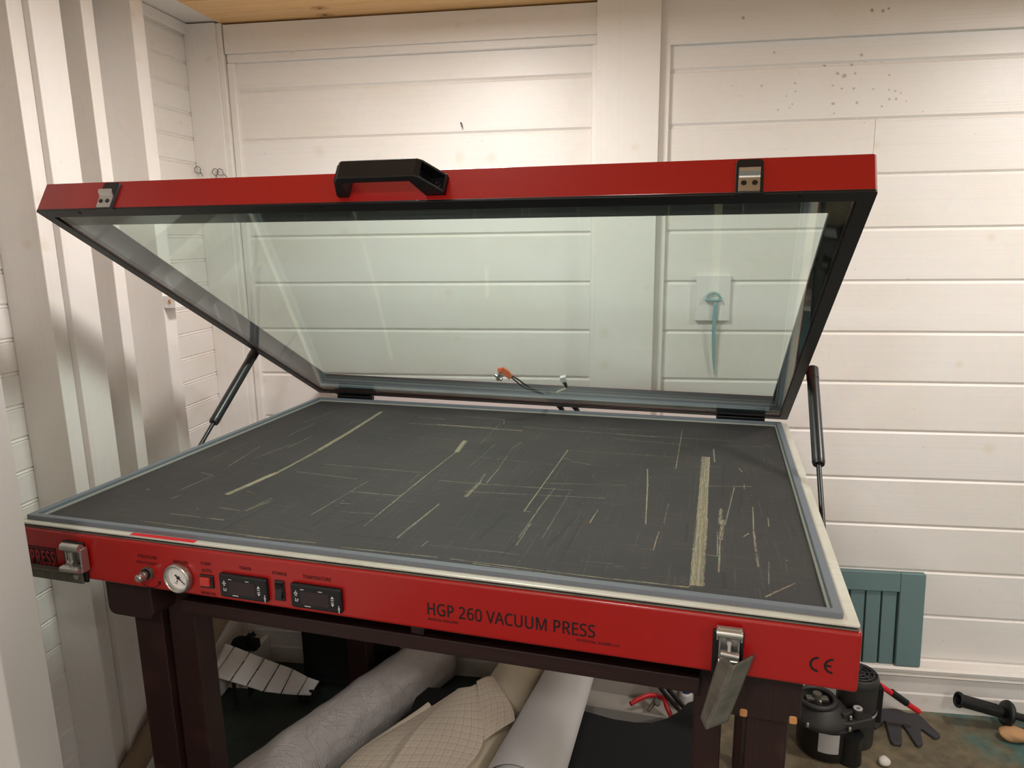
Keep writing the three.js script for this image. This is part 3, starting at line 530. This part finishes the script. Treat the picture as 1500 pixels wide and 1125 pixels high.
  // hinges, half on the lid and half on the tray
  for (const [x0, x1] of [[-0.646, -0.522], [0.532, 0.66]]) {
    const xm = (x0 + x1) / 2, h = group('hinge', press);
    mesh('knuckle', up(merge([rod([x0, 0.006, -0.547], [x1, 0.006, -0.547], 0.0075), rod([xm - 0.001, 0.006, -0.547], [xm + 0.001, 0.006, -0.547], 0.0082)])), M.blackMetal, h);
    mesh('hinge_leaf', up(merge([box(x0, x1, -0.03, 0.004, -0.5505, -0.546, 0.001), box(x0, x1, -0.002, 0.003, -0.55, -0.525, 0.001)])), M.blackMetal, h);
    mesh('hinge_leaf', up(merge([box(0, x1 - x0, -0.0025, 0.0005, 0, 0.028, 0.001).rotateX(-0.5301).translate(x0, 0.0125, -0.5435), box(x0, xm - 0.002, 0.006, 0.02, -0.552, -0.547, 0.001)])), M.blackMetal, h);
  }
  // gas springs
  for (const s of [-1, 1]) {
    const g = group('gas_spring', press), x = 0.736 * s, T = [x, 0.195, -0.262], B = [x, -0.078, 0.082], at = (t) => [x, T[1] + (B[1] - T[1]) * t, T[2] + (B[2] - T[2]) * t];
    mesh('cylinder', up(merge([rod(at(0.0), at(0.575), 0.0128), rod(at(0.565), at(0.585), 0.0132, 0.0115), rod(at(-0.012), at(0.06), 0.0136)])), M.gloss, g);
    mesh('piston_rod', up(rod(at(0.57), at(1), 0.0052)), M.blackMetal, g);
    mesh('end_fitting', up(merge([rod([x - 0.024 * s, B[1], B[2]], [x + 0.008 * s, B[1], B[2]], 0.009), rod(at(0.96), at(1.02), 0.0075)])), M.black, g);
    mesh('end_fitting', up(rod([x - 0.022 * s, T[1], T[2]], [x + 0.008 * s, T[1], T[2]], 0.009)), M.black, g);
  }
  // the two black hoses that pass from the lid behind the tray
  for (const x of [0.078, 0.124]) mesh('hose', up(tube([[x - 0.03, 0.042, -0.558], [x - 0.006, 0.018, -0.56], [x + 0.012, -0.006, -0.566], [x + 0.02, -0.05, -0.57], [x + 0.02, -0.09, -0.566]], 0.0075)), M.black, press);
}
// ---------- the stand under the press ----------
{
  const t = group('work_table'); t.rotation.y = TURN;
  tag(t, 'dark red-brown wooden stand on paired legs under the red press', 'table');
  const at = (x0, x1, y0, y1, z0, z1, r = 0.002, turned = false) => metreUV(box(x0, x1, BED_Y + y0, BED_Y + y1, z0, z1, r), turned, rnd(), rnd());
  for (const [x0, x1] of [[-0.59, -0.484], [0.54, 0.664]]) {
    const q = 0.014, s = [[x0, -0.0985], [x1, -0.0985], [x1, -0.205 + q], [x1 - q * 0.3, -0.205 + q * 0.3], [x1 - q, -0.205], [x0 + q, -0.205], [x0 + q * 0.3, -0.205 + q * 0.3], [x0, -0.205 + q]].map(([a, b]) => [a, b + BED_Y]);
    const e = mesh('end_beam', metreUV(prism(s, -0.47, 0.46, 'z', 0.003), true), M.mahogany, t);
    if (x0 > 0) for (const [a, b] of [[0.583, -0.204], [0.652, -0.203]]) mesh('chipped_edge', box(a - 0.005, a + 0.008, BED_Y + b - 0.0015, BED_Y + b + 0.014, 0.452, 0.4612, 0.004), M.rawWood, e, 'bare wood where the edge is chipped');
  }
  mesh('top_board', at(-0.484, 0.54, -0.125, -0.1, -0.46, 0.36), M.blackMatte, t);
  mesh('front_rail', at(-0.445, 0.52, -0.2, -0.172, 0.392, 0.43), M.mahogany, t);
  mesh('back_rail', at(-0.445, 0.52, -0.2, -0.16, -0.44, -0.41), M.mahogany, t);
  mesh('divider', at(0.032, 0.057, -0.173, -0.125, 0.34, 0.425, 0.002, true), M.mahogany, t);
  for (const [x0, x1, z0, z1] of [[-0.588, -0.519, 0.35, 0.405], [-0.506, -0.444, 0.35, 0.4], [0.59, 0.65, 0.37, 0.44], [0.512, 0.556, 0.36, 0.405], [-0.588, -0.519, -0.455, -0.4], [0.62, 0.664, -0.455, -0.4]])
    mesh('leg', at(x0, x1, -1.0, x0 === -0.506 || x0 === 0.512 ? -0.126 : -0.204, z0, z1, 0.003, true), M.mahogany, t);
}
// ---------- things on the walls ----------
{
  const p = group('cabinet_door'); p.position.set(0, 0.158, -0.662); p.rotation.x = -0.085;
  tag(p, 'blue-green cabinet door with grooved panel leaning on the ledge of the back wall', 'door');
  mesh('stile', box(1.212, 1.286, 0, 0.305, -0.018, 0.004, 0.004), M.teal, p);
  mesh('stile', box(0.9, 0.972, 0, 0.305, -0.018, 0.004, 0.004), M.teal, p);
  mesh('rail', box(0.972, 1.212, 0.243, 0.305, -0.018, 0.004, 0.003), M.teal, p);
  mesh('panel_back', box(0.972, 1.212, 0, 0.243, -0.016, -0.011, 0), M.tealDark, p);
  for (let i = 0; i < 5; i++) mesh('panel_board', box(0.975 + i * 0.0475, 0.975 + i * 0.0475 + 0.0425, 0, 0.242, -0.012, -0.006, 0.0025), M.teal, p);
}
{
  const p = group('wall_plate'); p.position.set(0.607, 1.247, BACK);
  tag(p, 'square white plate with a blue half-ring and hanging strap on the wall behind the glass', 'wall plate');
  mesh('plate', box(-0.05, 0.05, 0, 0.137, 0, 0.012, 0.003), M.paintPlain, p);
  mesh('half_ring', merge([new THREE.TorusGeometry(0.019, 0.0035, 10, 28, Math.PI).translate(0, 0.067, 0.02), box(-0.024, 0.024, 0.061, 0.067, 0.011, 0.025, 0.002)]), M.strap, p);
  mesh('strap', sheet([[[0.002, 0.066, 0.02], [0.013, 0.066, 0.02]], [[0.0, -0.02, 0.016], [0.011, -0.02, 0.016]], [[0.004, -0.1, 0.012], [0.013, -0.1, 0.012]], [[0.013, -0.166, 0.008], [0.0145, -0.166, 0.008]]], 0.003, 4, 20), M.strap, p);
}
{
  const names = ['leftmost of three small bent wire hooks on the corner post behind the lid', 'middle one of three small bent wire hooks on the corner post behind the lid', 'rightmost of three small bent wire hooks on the corner post behind the lid'];
  [[-0.994, 1.716, -0.6655], [-0.942, 1.706, -0.6655], [-0.916, 1.709, -0.6655]].forEach(([x, y, z], i) => {
    const h = mesh('wire_hook', tube([[0, 0.0, -0.006], [-0.002, 0, 0.004], [-0.012, 0.004, 0.006], [-0.013, 0.015, 0.006], [-0.003, 0.02, 0.006], [0.006, 0.013, 0.006], [0.004, 0.002, 0.006], [0.008, -0.014, 0.005]], 0.0011, 40, 6), M.dullSteel);
    h.position.set(x, y, z); h.rotation.z = [0.2, -0.5, 0.5][i];
    tag(h, names[i], 'hook', 'wire hooks on the corner post');
  });
}
{
  const b = group('wooden_block'); b.position.set(-0.884, 1.325, -0.3);
  tag(b, 'small white wooden block with a knot hole fixed to the farthest wall stud', 'block');
  mesh('block', metreUV(box(-0.015, 0.02, 0, 0.034, -0.028, 0.034, 0.002)), M.paint, b);
  mesh('knot_hole', new THREE.CylinderGeometry(0.005, 0.005, 0.002, 14).rotateX(Math.PI / 2).scale(0.7, 1.3, 1).translate(0.004, 0.018, 0.0345), M.rawWood, b);
}
// ---------- loose things at the hinge ----------
{
  const c = group('sensor_clip'); c.rotation.y = TURN; c.position.y = BED_Y;
  tag(c, 'orange spring clip on two thin black wires lying on the glass near the hinge edge', 'clip');
  mesh('jaw', merge([along(box(-0.009, 0.009, 0, 0.026, -0.004, 0.003, 0.002), [-0.012, 0.139, -0.352], [-0.036, 0.156, -0.345]), box(-0.04, -0.028, 0.146, 0.158, -0.351, -0.339, 0.002)]), M.orange, c);
  mesh('jaw', along(box(-0.008, 0.008, 0, 0.022, -0.003, 0.004, 0.002), [-0.006, 0.131, -0.356], [-0.024, 0.147, -0.35]), M.orange, c);
  mesh('jaw_tip', merge([rod([-0.03, 0.143, -0.345], [-0.044, 0.124, -0.35], 0.009, 0.005), rod([-0.049, 0.136, -0.35], [-0.03, 0.125, -0.345], 0.005)]), M.chrome, c);
  mesh('wire', tube([[-0.01, 0.138, -0.354], [0.006, 0.119, -0.385], [0.018, 0.1, -0.412], [0.036, 0.08, -0.443], [0.046, 0.07, -0.461], [0.052, 0.058, -0.486]], 0.0024, 50, 8), M.black, c);
  mesh('wire', tube([[-0.012, 0.136, -0.354], [-0.002, 0.113, -0.39], [0.008, 0.091, -0.424], [0.03, 0.076, -0.448], [0.042, 0.066, -0.466], [0.047, 0.058, -0.486]], 0.0024, 50, 8), M.black, c);
}
{
  const c = group('wire_plug'); c.rotation.y = TURN; c.position.y = BED_Y;
  tag(c, 'small white plug on a pale wire lying on the glass near the hinge edge', 'plug');
  mesh('plug_body', along(box(-0.008, 0.008, 0, 0.017, -0.006, 0.006, 0.002), [0.136, 0.122, -0.372], [0.133, 0.138, -0.366]), M.paper, c);
  mesh('plug_sleeve', rod([0.138, 0.104, -0.394], [0.136, 0.123, -0.372], 0.0035, 0.006), M.black, c);
  mesh('wire', tube([[0.138, 0.106, -0.394], [0.134, 0.095, -0.412], [0.114, 0.083, -0.438], [0.1, 0.074, -0.452], [0.094, 0.058, -0.486]], 0.0026, 40, 8), M.cream, c);
}
// ---------- under the table ----------
{
  const k = mesh('foam_slab', prism([[-0.28, -0.45], [-0.1, -0.455], [0.2, -0.41], [0.274, -0.389], [0.33, -0.372], [0.394, -0.365], [0.44, -0.369], [0.485, -0.392], [0.525, -0.43], [0.555, -0.475], [0.575, -0.488], [0.585, -0.47], [0.585, 0.1], [-0.28, 0.1]], 0, 0.1, 'y', 0.004), M.blackMatte);
  tag(k, 'black slab with a curved back edge on the floor under the paper rolls', 'slab');
}
{
  const A = [-0.272, 0.098, -0.62], B = [-0.61, 0.098, 0.1], rr = [];
  const L = V(B).sub(V(A)).length();
  for (let i = 0; i <= 40; i++) rr.push([0.09 + 0.0012 * Math.sin(i * 0.9), L * i / 40]);
  const r = group('plastic_roll');
  tag(r, 'thick roll wrapped in crumpled clear plastic, lying aslant under the table', 'roll');
  const g = along(lathe([[0.0, 0], [0.06, 0], ...rr, [0.06, L], [0, L]], 64), A, B), p = g.attributes.position, no = new ImprovedNoise();
  const ax = V(B).sub(V(A)).normalize();
  for (let i = 0; i < p.count; i++) { const v = new THREE.Vector3().fromBufferAttribute(p, i), o = v.clone().sub(V(A)), h = o.clone().addScaledVector(ax, -o.dot(ax)), k = 1 + 0.05 * no.noise(v.x * 11, v.y * 11, v.z * 4) + 0.025 * no.noise(v.x * 40, v.y * 40, v.z * 16); p.setXYZ(i, v.x + h.x * (k - 1), Math.max(0.004, v.y + h.y * (k - 1)), v.z + h.z * (k - 1)); }
  g.computeVertexNormals();
  mesh('wrapping', g, M.plastic, r);
  mesh('core', rod(V(A).addScaledVector(ax, L - 0.02).toArray(), V(A).addScaledVector(ax, L + 0.012).toArray(), 0.04), M.card, r);
}
function paperRoll(name, label, A, B, r0, r1, mat) {
  const g = group(name), L = V(B).sub(V(A)).length();
  tag(g, label, 'roll');
  mesh('paper', along(lathe([[r0 - 0.004, 0.0], [r0, 0.001], [r1, L], [r1 - 0.002, L], [r0 - 0.004, 0.0]], 64), A, B), mat, g);
  mesh('paper_turn', along(lathe([[r0 * 0.72, 0.004], [r0 * 0.74, 0.004], [r1 * 0.84, L - 0.006], [r1 * 0.82, L - 0.006], [r0 * 0.72, 0.004]], 48), A, B), mat, g);
  return g;
}
paperRoll('paper_roll', 'white paper roll, widest at its near end, farthest right of the rolls under the table', [0.222, 0.172, -0.6], [0.104, 0.196, 0.08], 0.066, 0.094, M.paper);
paperRoll('paper_roll', 'cream paper roll lying between the white roll and the squared paper', [0.075, 0.174, -0.6], [-0.078, 0.174, 0.09], 0.069, 0.072, M.cream);
{
  const s = group('squared_paper');
  tag(s, 'old cream squared paper, curled and folded, draped over the cream roll', 'paper');
  mesh('paper_sheet', sheet([[[-0.215, 0.236, 0.1], [-0.1, 0.262, 0.11], [-0.03, 0.268, 0.11]], [[-0.177, 0.254, -0.05], [-0.09, 0.262, -0.045], [0.004, 0.254, -0.04]], [[-0.128, 0.243, -0.205], [-0.095, 0.254, -0.225], [-0.057, 0.256, -0.262]]], 0.0012), M.grid, s);
  mesh('paper_sheet', sheet([[[0.006, 0.25, -0.042], [0.026, 0.252, -0.07], [0.072, 0.246, -0.135]], [[-0.024, 0.254, -0.15], [0.012, 0.254, -0.18], [0.05, 0.247, -0.2]], [[-0.058, 0.26, -0.268], [-0.036, 0.262, -0.288], [-0.018, 0.25, -0.312]]], 0.0012), M.grid, s);
  mesh('paper_sheet', sheet([[[-0.375, 0.165, 0.11], [-0.345, 0.212, 0.105], [-0.29, 0.222, 0.11], [-0.2, 0.222, 0.11]], [[-0.338, 0.165, -0.03], [-0.315, 0.202, -0.03], [-0.26, 0.218, -0.02], [-0.17, 0.226, -0.03]], [[-0.206, 0.185, -0.2], [-0.2, 0.205, -0.185], [-0.17, 0.222, -0.17], [-0.13, 0.238, -0.18]], [[-0.112, 0.232, -0.268], [-0.106, 0.238, -0.262], [-0.09, 0.246, -0.256], [-0.06, 0.25, -0.26]]], 0.0012), M.grid, s);
  mesh('paper_fold', tube([[-0.378, 0.158, 0.1], [-0.336, 0.166, -0.04], [-0.27, 0.178, -0.13], [-0.21, 0.19, -0.2], [-0.185, 0.2, -0.225]], 0.013, 40, 12), M.grid, s, 'rolled edge of the paper');
}
{
  const t = group('plastic_tray'); t.position.set(0.42, 0, -0.545); t.rotation.y = TURN;
  tag(t, 'pale grey plastic tray on the floor behind the black slab', 'tray');
  mesh('tray_floor', box(-0.3, 0.2, 0, 0.008, -0.07, 0.085, 0.003), M.greyPlastic, t);
  for (const [x0, x1, z0, z1] of [[-0.3, 0.2, 0.078, 0.086], [-0.3, 0.2, -0.071, -0.063], [-0.301, -0.293, -0.07, 0.085], [0.193, 0.201, -0.07, 0.085]]) mesh('tray_side', box(x0, x1, 0, 0.06, z0, z1, 0.003), M.greyPlastic, t);
}
{
  const p = group('pliers'); p.position.set(0.47, 0.014, -0.55);
  tag(p, 'pliers with red handles in the grey tray under the table', 'pliers');
  mesh('handle', tube([[0.0, 0.05, 0.0], [-0.03, 0.055, 0.012], [-0.062, 0.05, 0.03], [-0.085, 0.043, 0.045]], 0.0075), M.redHandle, p);
  mesh('handle', tube([[0.002, 0.045, 0.0], [0.02, 0.055, 0.02], [0.026, 0.045, 0.04], [0.04, 0.022, 0.06]], 0.0075), M.redHandle, p);
  mesh('jaws', merge([rod([0.004, 0.046, 0], [-0.03, 0.02, 0.04], 0.009, 0.005), rod([0, 0.035, 0.02], [0.0, 0.046, 0.03], 0.009)]), M.dullSteel, p);
  const c = group('cable'); c.position.set(0, 0, 0);
  tag(c, 'pair of thick black cables crossing the grey tray under the table', 'cable');
  mesh('strand', tube([[0.46, 0.13, -0.6], [0.5, 0.098, -0.545], [0.545, 0.075, -0.49], [0.6, 0.04, -0.44], [0.64, 0.011, -0.4]], 0.0075), M.black, c);
  mesh('strand', tube([[0.44, 0.12, -0.6], [0.485, 0.088, -0.54], [0.53, 0.067, -0.485], [0.59, 0.03, -0.43], [0.63, 0.011, -0.385]], 0.0065), M.black, c);
  const b = group('small_bottle'); b.position.set(0.562, 0.008, -0.57);
  tag(b, 'small white bottle with a blue cap standing by the black cables under the table', 'bottle');
  mesh('bottle', lathe([[0, 0], [0.02, 0], [0.021, 0.003], [0.021, 0.055], [0.012, 0.064], [0, 0.064]], 28), M.paper, b);
  mesh('cap', lathe([[0.0105, 0.06], [0.0135, 0.061], [0.0135, 0.08], [0.012, 0.082], [0, 0.082]], 24), M.blue, b);
}
{ // the slatted piece beside the left wall
  const s = group('slatted_rack');
  tag(s, 'curved white slatted rack on the floor by the left wall under the table', 'rack');
  const F = [[-0.963, 0.125, -0.378], [-0.952, 0.12, -0.387], [-0.903, 0.1, -0.397], [-0.853, 0.08, -0.407], [-0.8, 0.06, -0.414], [-0.748, 0.045, -0.431], [-0.698, 0.035, -0.445], [-0.656, 0.03, -0.457]];
  const G = [[-0.966, 0.172, -0.49], [-0.932, 0.165, -0.487], [-0.88, 0.145, -0.489], [-0.831, 0.125, -0.493], [-0.78, 0.105, -0.497], [-0.734, 0.09, -0.498], [-0.676, 0.075, -0.485], [-0.632, 0.07, -0.475]];
  const mix = (p, q, f) => p.map((v, i) => v + (q[i] - v) * f);
  for (let i = 0; i < 7; i++) mesh('slat', sheet([[mix(F[i], F[i + 1], 0.04), mix(F[i], F[i + 1], 0.96)], [mix(G[i], G[i + 1], 0.04), mix(G[i], G[i + 1], 0.96)]], 0.008, 3, 4), M.paintPlain, s);
  const low = (P, d, e) => P.map(([x, y, z]) => [x, Math.max(0.007, y + e), z + d]), A = low(F, -0.02, 0), B = low(G, 0.02, -0.03);
  mesh('rail', tube(A, 0.006, 30, 8), M.blackMatte, s); mesh('rail', tube(B, 0.006, 30, 8), M.blackMatte, s);
  for (const [x, y, z] of [A[2], A[6], B[2], B[6]]) mesh('foot', rod([x, 0, z], [x, y, z], 0.006), M.blackMatte, s);
}
{
  const k = group('plastic_clamp'); k.position.set(-0.945, 0.131, -0.56);
  tag(k, 'jagged black plastic clamp on the low ledge behind the slatted rack', 'clamp');
  mesh('body', lumpy(0.034, 1.15, 0.8, 0.8, 0.16, 1.4), M.blackMatte, k);
  mesh('jaw', prism([[-0.012, 0], [0.014, 0.002], [0.03, 0.026], [0.022, 0.022], [0.016, 0.034], [0.008, 0.022], [-0.002, 0.026]], -0.016, 0.016, 'z', 0.002).translate(0.02, 0.01, 0), M.blackMatte, k);
  mesh('jaw', box(0.022, 0.058, -0.014, 0.02, -0.016, 0.018, 0.004), M.blackMatte, k);
}
{
  const c = group('black_crate'); c.position.set(-0.5, 0, -0.6);
  tag(c, 'black box standing against the back wall under the table', 'box');
  mesh('body', box(-0.23, 0.09, 0.02, 0.3, -0.055, 0.035, 0.006), M.blackMatte, c);
  mesh('foot', box(-0.24, 0.1, 0, 0.022, -0.06, 0.05, 0.004), M.blackMatte, c);
}
{
  const t = group('cardboard_tube');
  tag(t, 'brown cardboard tube leaning along the left wall behind the table legs', 'tube');
  const A = [-0.919, 0.033, 0.338], B = [-0.792, 0.485, -0.302];
  mesh('tube', along(lathe([[0.026, 0], [0.029, 0.001], [0.029, 0.79], [0.026, 0.791], [0.026, 0]], 36), A, B), M.card, t);
  mesh('tube_end', along(new THREE.CylinderGeometry(0.0262, 0.0262, 0.004, 30).translate(0, 0.775, 0), A, B), M.cream, t);
}
// ---------- on the floor to the right ----------
{
  const p = group('vacuum_pump'); p.position.set(0.955, 0, -0.46);
  tag(p, 'black and grey vacuum pump with vented motor standing on the floor by the right legs', 'pump');
  mesh('pump_body', lathe([[0, 0], [0.07, 0], [0.076, 0.006], [0.078, 0.02], [0.078, 0.098], [0.074, 0.108], [0, 0.108]], 56), M.pumpDark, p);
  mesh('pump_head', merge([lathe([[0, 0.1], [0.079, 0.1], [0.084, 0.106], [0.084, 0.118], [0.075, 0.134], [0.058, 0.15], [0.05, 0.156], [0.046, 0.15], [0, 0.146]], 56).translate(-0.02, 0, 0), prism([[0.0, -0.05], [0.09, -0.045], [0.12, -0.02], [0.12, 0.03], [0.05, 0.06], [-0.03, 0.07]], 0.1, 0.126, 'y', 0.004), prism([[0.02, 0.035], [0.075, 0.012], [0.08, 0.022], [0.03, 0.055]], 0.12, 0.148, 'y', 0.003)]), M.pump, p);
  mesh('collar', new THREE.TorusGeometry(0.05, 0.0075, 14, 48).rotateX(Math.PI / 2).translate(-0.03, 0.16, 0), M.pump, p);
  mesh('cup', lathe([[0.044, 0.16], [0.042, 0.15], [0, 0.15]], 40).translate(-0.03, 0, 0), M.blackMatte, p);
  mesh('spindle', merge([box(-0.062, 0.002, 0.151, 0.164, -0.01, 0.01, 0.004), new THREE.CylinderGeometry(0.012, 0.014, 0.026, 20).translate(-0.03, 0.163, 0)]), M.dullSteel, p);
  for (const [x, y, z] of [[-0.03, 0.168, 0.034], [0.052, 0.134, 0.046], [-0.07, 0.116, 0.068], [0.045, 0.112, 0.067]]) mesh('bolt', merge([new THREE.CylinderGeometry(0.005, 0.005, 0.008, 6).translate(x, y, z), new THREE.SphereGeometry(0.004, 10, 8).translate(x, y + 0.004, z)]), M.chrome, p);
  mesh('filler_cap', lathe([[0.014, 0.12], [0.014, 0.152], [0.0125, 0.155], [0, 0.155]], 24).translate(0.075, 0, 0.03), M.pump, p);
  mesh('filler_disc', lathe([[0.005, 0.1552], [0.0125, 0.1552], [0.0125, 0.158], [0.005, 0.158], [0.005, 0.1552]], 24).translate(0.075, 0, 0.03), M.label, p);
  mesh('motor', merge([lathe([[0, 0], [0.052, 0], [0.055, 0.004], [0.056, 0.2], [0.0575, 0.202], [0.0575, 0.21], [0.054, 0.222], [0.05, 0.226], [0.05, 0.22], [0, 0.22]], 48).translate(0.095, 0, -0.045)]), M.pump, p);
  mesh('motor_band', lathe([[0.0575, 0.105], [0.0585, 0.108], [0.0585, 0.112], [0.0575, 0.115], [0.0575, 0.105]], 48).translate(0.095, 0, -0.045), M.label, p);
  for (let k = 0; k < 3; k++) { const r = 0.015 + k * 0.013; mesh('vent_rib', new THREE.TorusGeometry(r, 0.003, 8, 36).rotateX(Math.PI / 2).translate(0.095, 0.224, -0.045), M.pump, p); }
  mesh('vent_bar', merge([0, 1, 2].map((k) => new THREE.BoxGeometry(0.098, 0.004, 0.005).rotateY(k * Math.PI / 3).translate(0.095, 0.2245, -0.045))), M.pump, p);
  mesh('terminal_box', box(0.125, 0.166, 0.07, 0.185, -0.085, -0.03, 0.005), M.blackMatte, p);
  mesh('motor_foot', merge([new THREE.CylinderGeometry(0.03, 0.034, 0.09, 30).translate(0.055, 0.045, 0.05), new THREE.CylinderGeometry(0.034, 0.034, 0.008, 30).translate(0.055, 0.085, 0.05)]), M.pumpDark, p);
  { const g = new THREE.CylinderGeometry(0.0788, 0.0788, 0.062, 24, 1, true, -0.5, 0.72).translate(0, 0.066, 0); mesh('data_plate', g, M.label, p, 'pale label plate'); g.computeVertexNormals(); }
  mesh('lever', merge([rod([0.135, 0.196, -0.06], [0.292, 0.078, -0.092], 0.0085), new THREE.SphereGeometry(0.0085, 16, 12).translate(0.292, 0.078, -0.092)]), M.redHandle, p, 'thin red lever');
  mesh('lever_sleeve', rod([0.203, 0.147, -0.0745], [0.254, 0.107, -0.0855], 0.0105), M.black, p);
}
{
  const pts = [[1.163, -0.638], [1.199, -0.654], [1.232, -0.656], [1.254, -0.64], [1.287, -0.639], [1.301, -0.59], [1.313, -0.549], [1.308, -0.536], [1.29, -0.53], [1.27, -0.565], [1.261, -0.553], [1.248, -0.504], [1.24, -0.492], [1.225, -0.491], [1.221, -0.564], [1.214, -0.574], [1.186, -0.493], [1.174, -0.485], [1.156, -0.495], [1.171, -0.587], [1.159, -0.578], [1.135, -0.555], [1.13, -0.562], [1.138, -0.631]];
  const s = new THREE.Shape(); s.setFromPoints(new THREE.CatmullRomCurve3(pts.map(([x, z]) => new THREE.Vector3(x, 0, z)), true, 'catmullrom', 0.4).getPoints(110).map((v) => new THREE.Vector2(v.x, v.z)));
  const g = flip(new THREE.ExtrudeGeometry(s, { depth: 0.004, bevelEnabled: true, bevelSize: 0.003, bevelThickness: 0.003, bevelOffset: -0.003, bevelSegments: 3 }).translate(0, 0, 0.003).applyMatrix4(new THREE.Matrix4().set(1, 0, 0, 0, 0, 0, 1, 0, 0, 1, 0, 0, 0, 0, 0, 1)));
  tag(mesh('rubber_glove', g, M.rubber), 'flat dark grey rubber glove on the floor beside the pump', 'glove');
}
{
  const a = mesh('pebble', lumpy(0.016, 1, 0.8, 1, 0.15, 1.1, 8).translate(0, 0.0125, 0), M.pebble); a.position.set(1.104, 0, -0.402);
  tag(a, 'small white pebble on the floor in front of the glove', 'pebble');
  const s = mesh('stone', lumpy(0.034, 1.25, 0.62, 0.85, 0.18, 1.2, 5).translate(0, 0.02, 0), M.stone); s.position.set(1.525, 0, -0.56);
  tag(s, 'rounded light brown stone on the floor under the tool handle', 'stone');
}
{
  const A = [1.375, 0.096, -0.6], B = [1.62, 0.036, -0.6], h = group('tool_handle');
  tag(h, 'black ribbed side handle of a power tool lying on the floor by the wall', 'handle');
  mesh('grip', along(lathe([[0.013, 0.03], [0.015, 0.004], [0.022, 0], [0.024, 0.002], [0.0235, 0.009], [0.0195, 0.014], [0.019, 0.05], [0.0165, 0.13], [0.015, 0.138], [0, 0.138]], 36), A, B), M.black, h);
  for (let k = 0; k < 10; k++) { const t = k / 10 * Math.PI * 2; mesh('grip_rib', along(box(0.0165, 0.0192, 0.018, 0.12, -0.0015, 0.0015, 0.0006).rotateY(t), A, B), M.black, h); }
  mesh('flange', along(lathe([[0, 0.138], [0.026, 0.138], [0.036, 0.141], [0.0395, 0.148], [0.037, 0.154], [0.02, 0.158], [0.016, 0.166], [0, 0.166]], 40), A, B), M.black, h);
  mesh('shaft', along(lathe([[0.0115, 0.16], [0.0115, 0.235], [0.0095, 0.24], [0, 0.24]], 24), A, B), M.blackMetal, h);
}
for (const o of scene.children) if (o.isMesh || o.isGroup) o.traverse((m) => { if (m.isMesh) m.castShadow = m.receiveShadow = true; });
renderer.render(scene, camera);
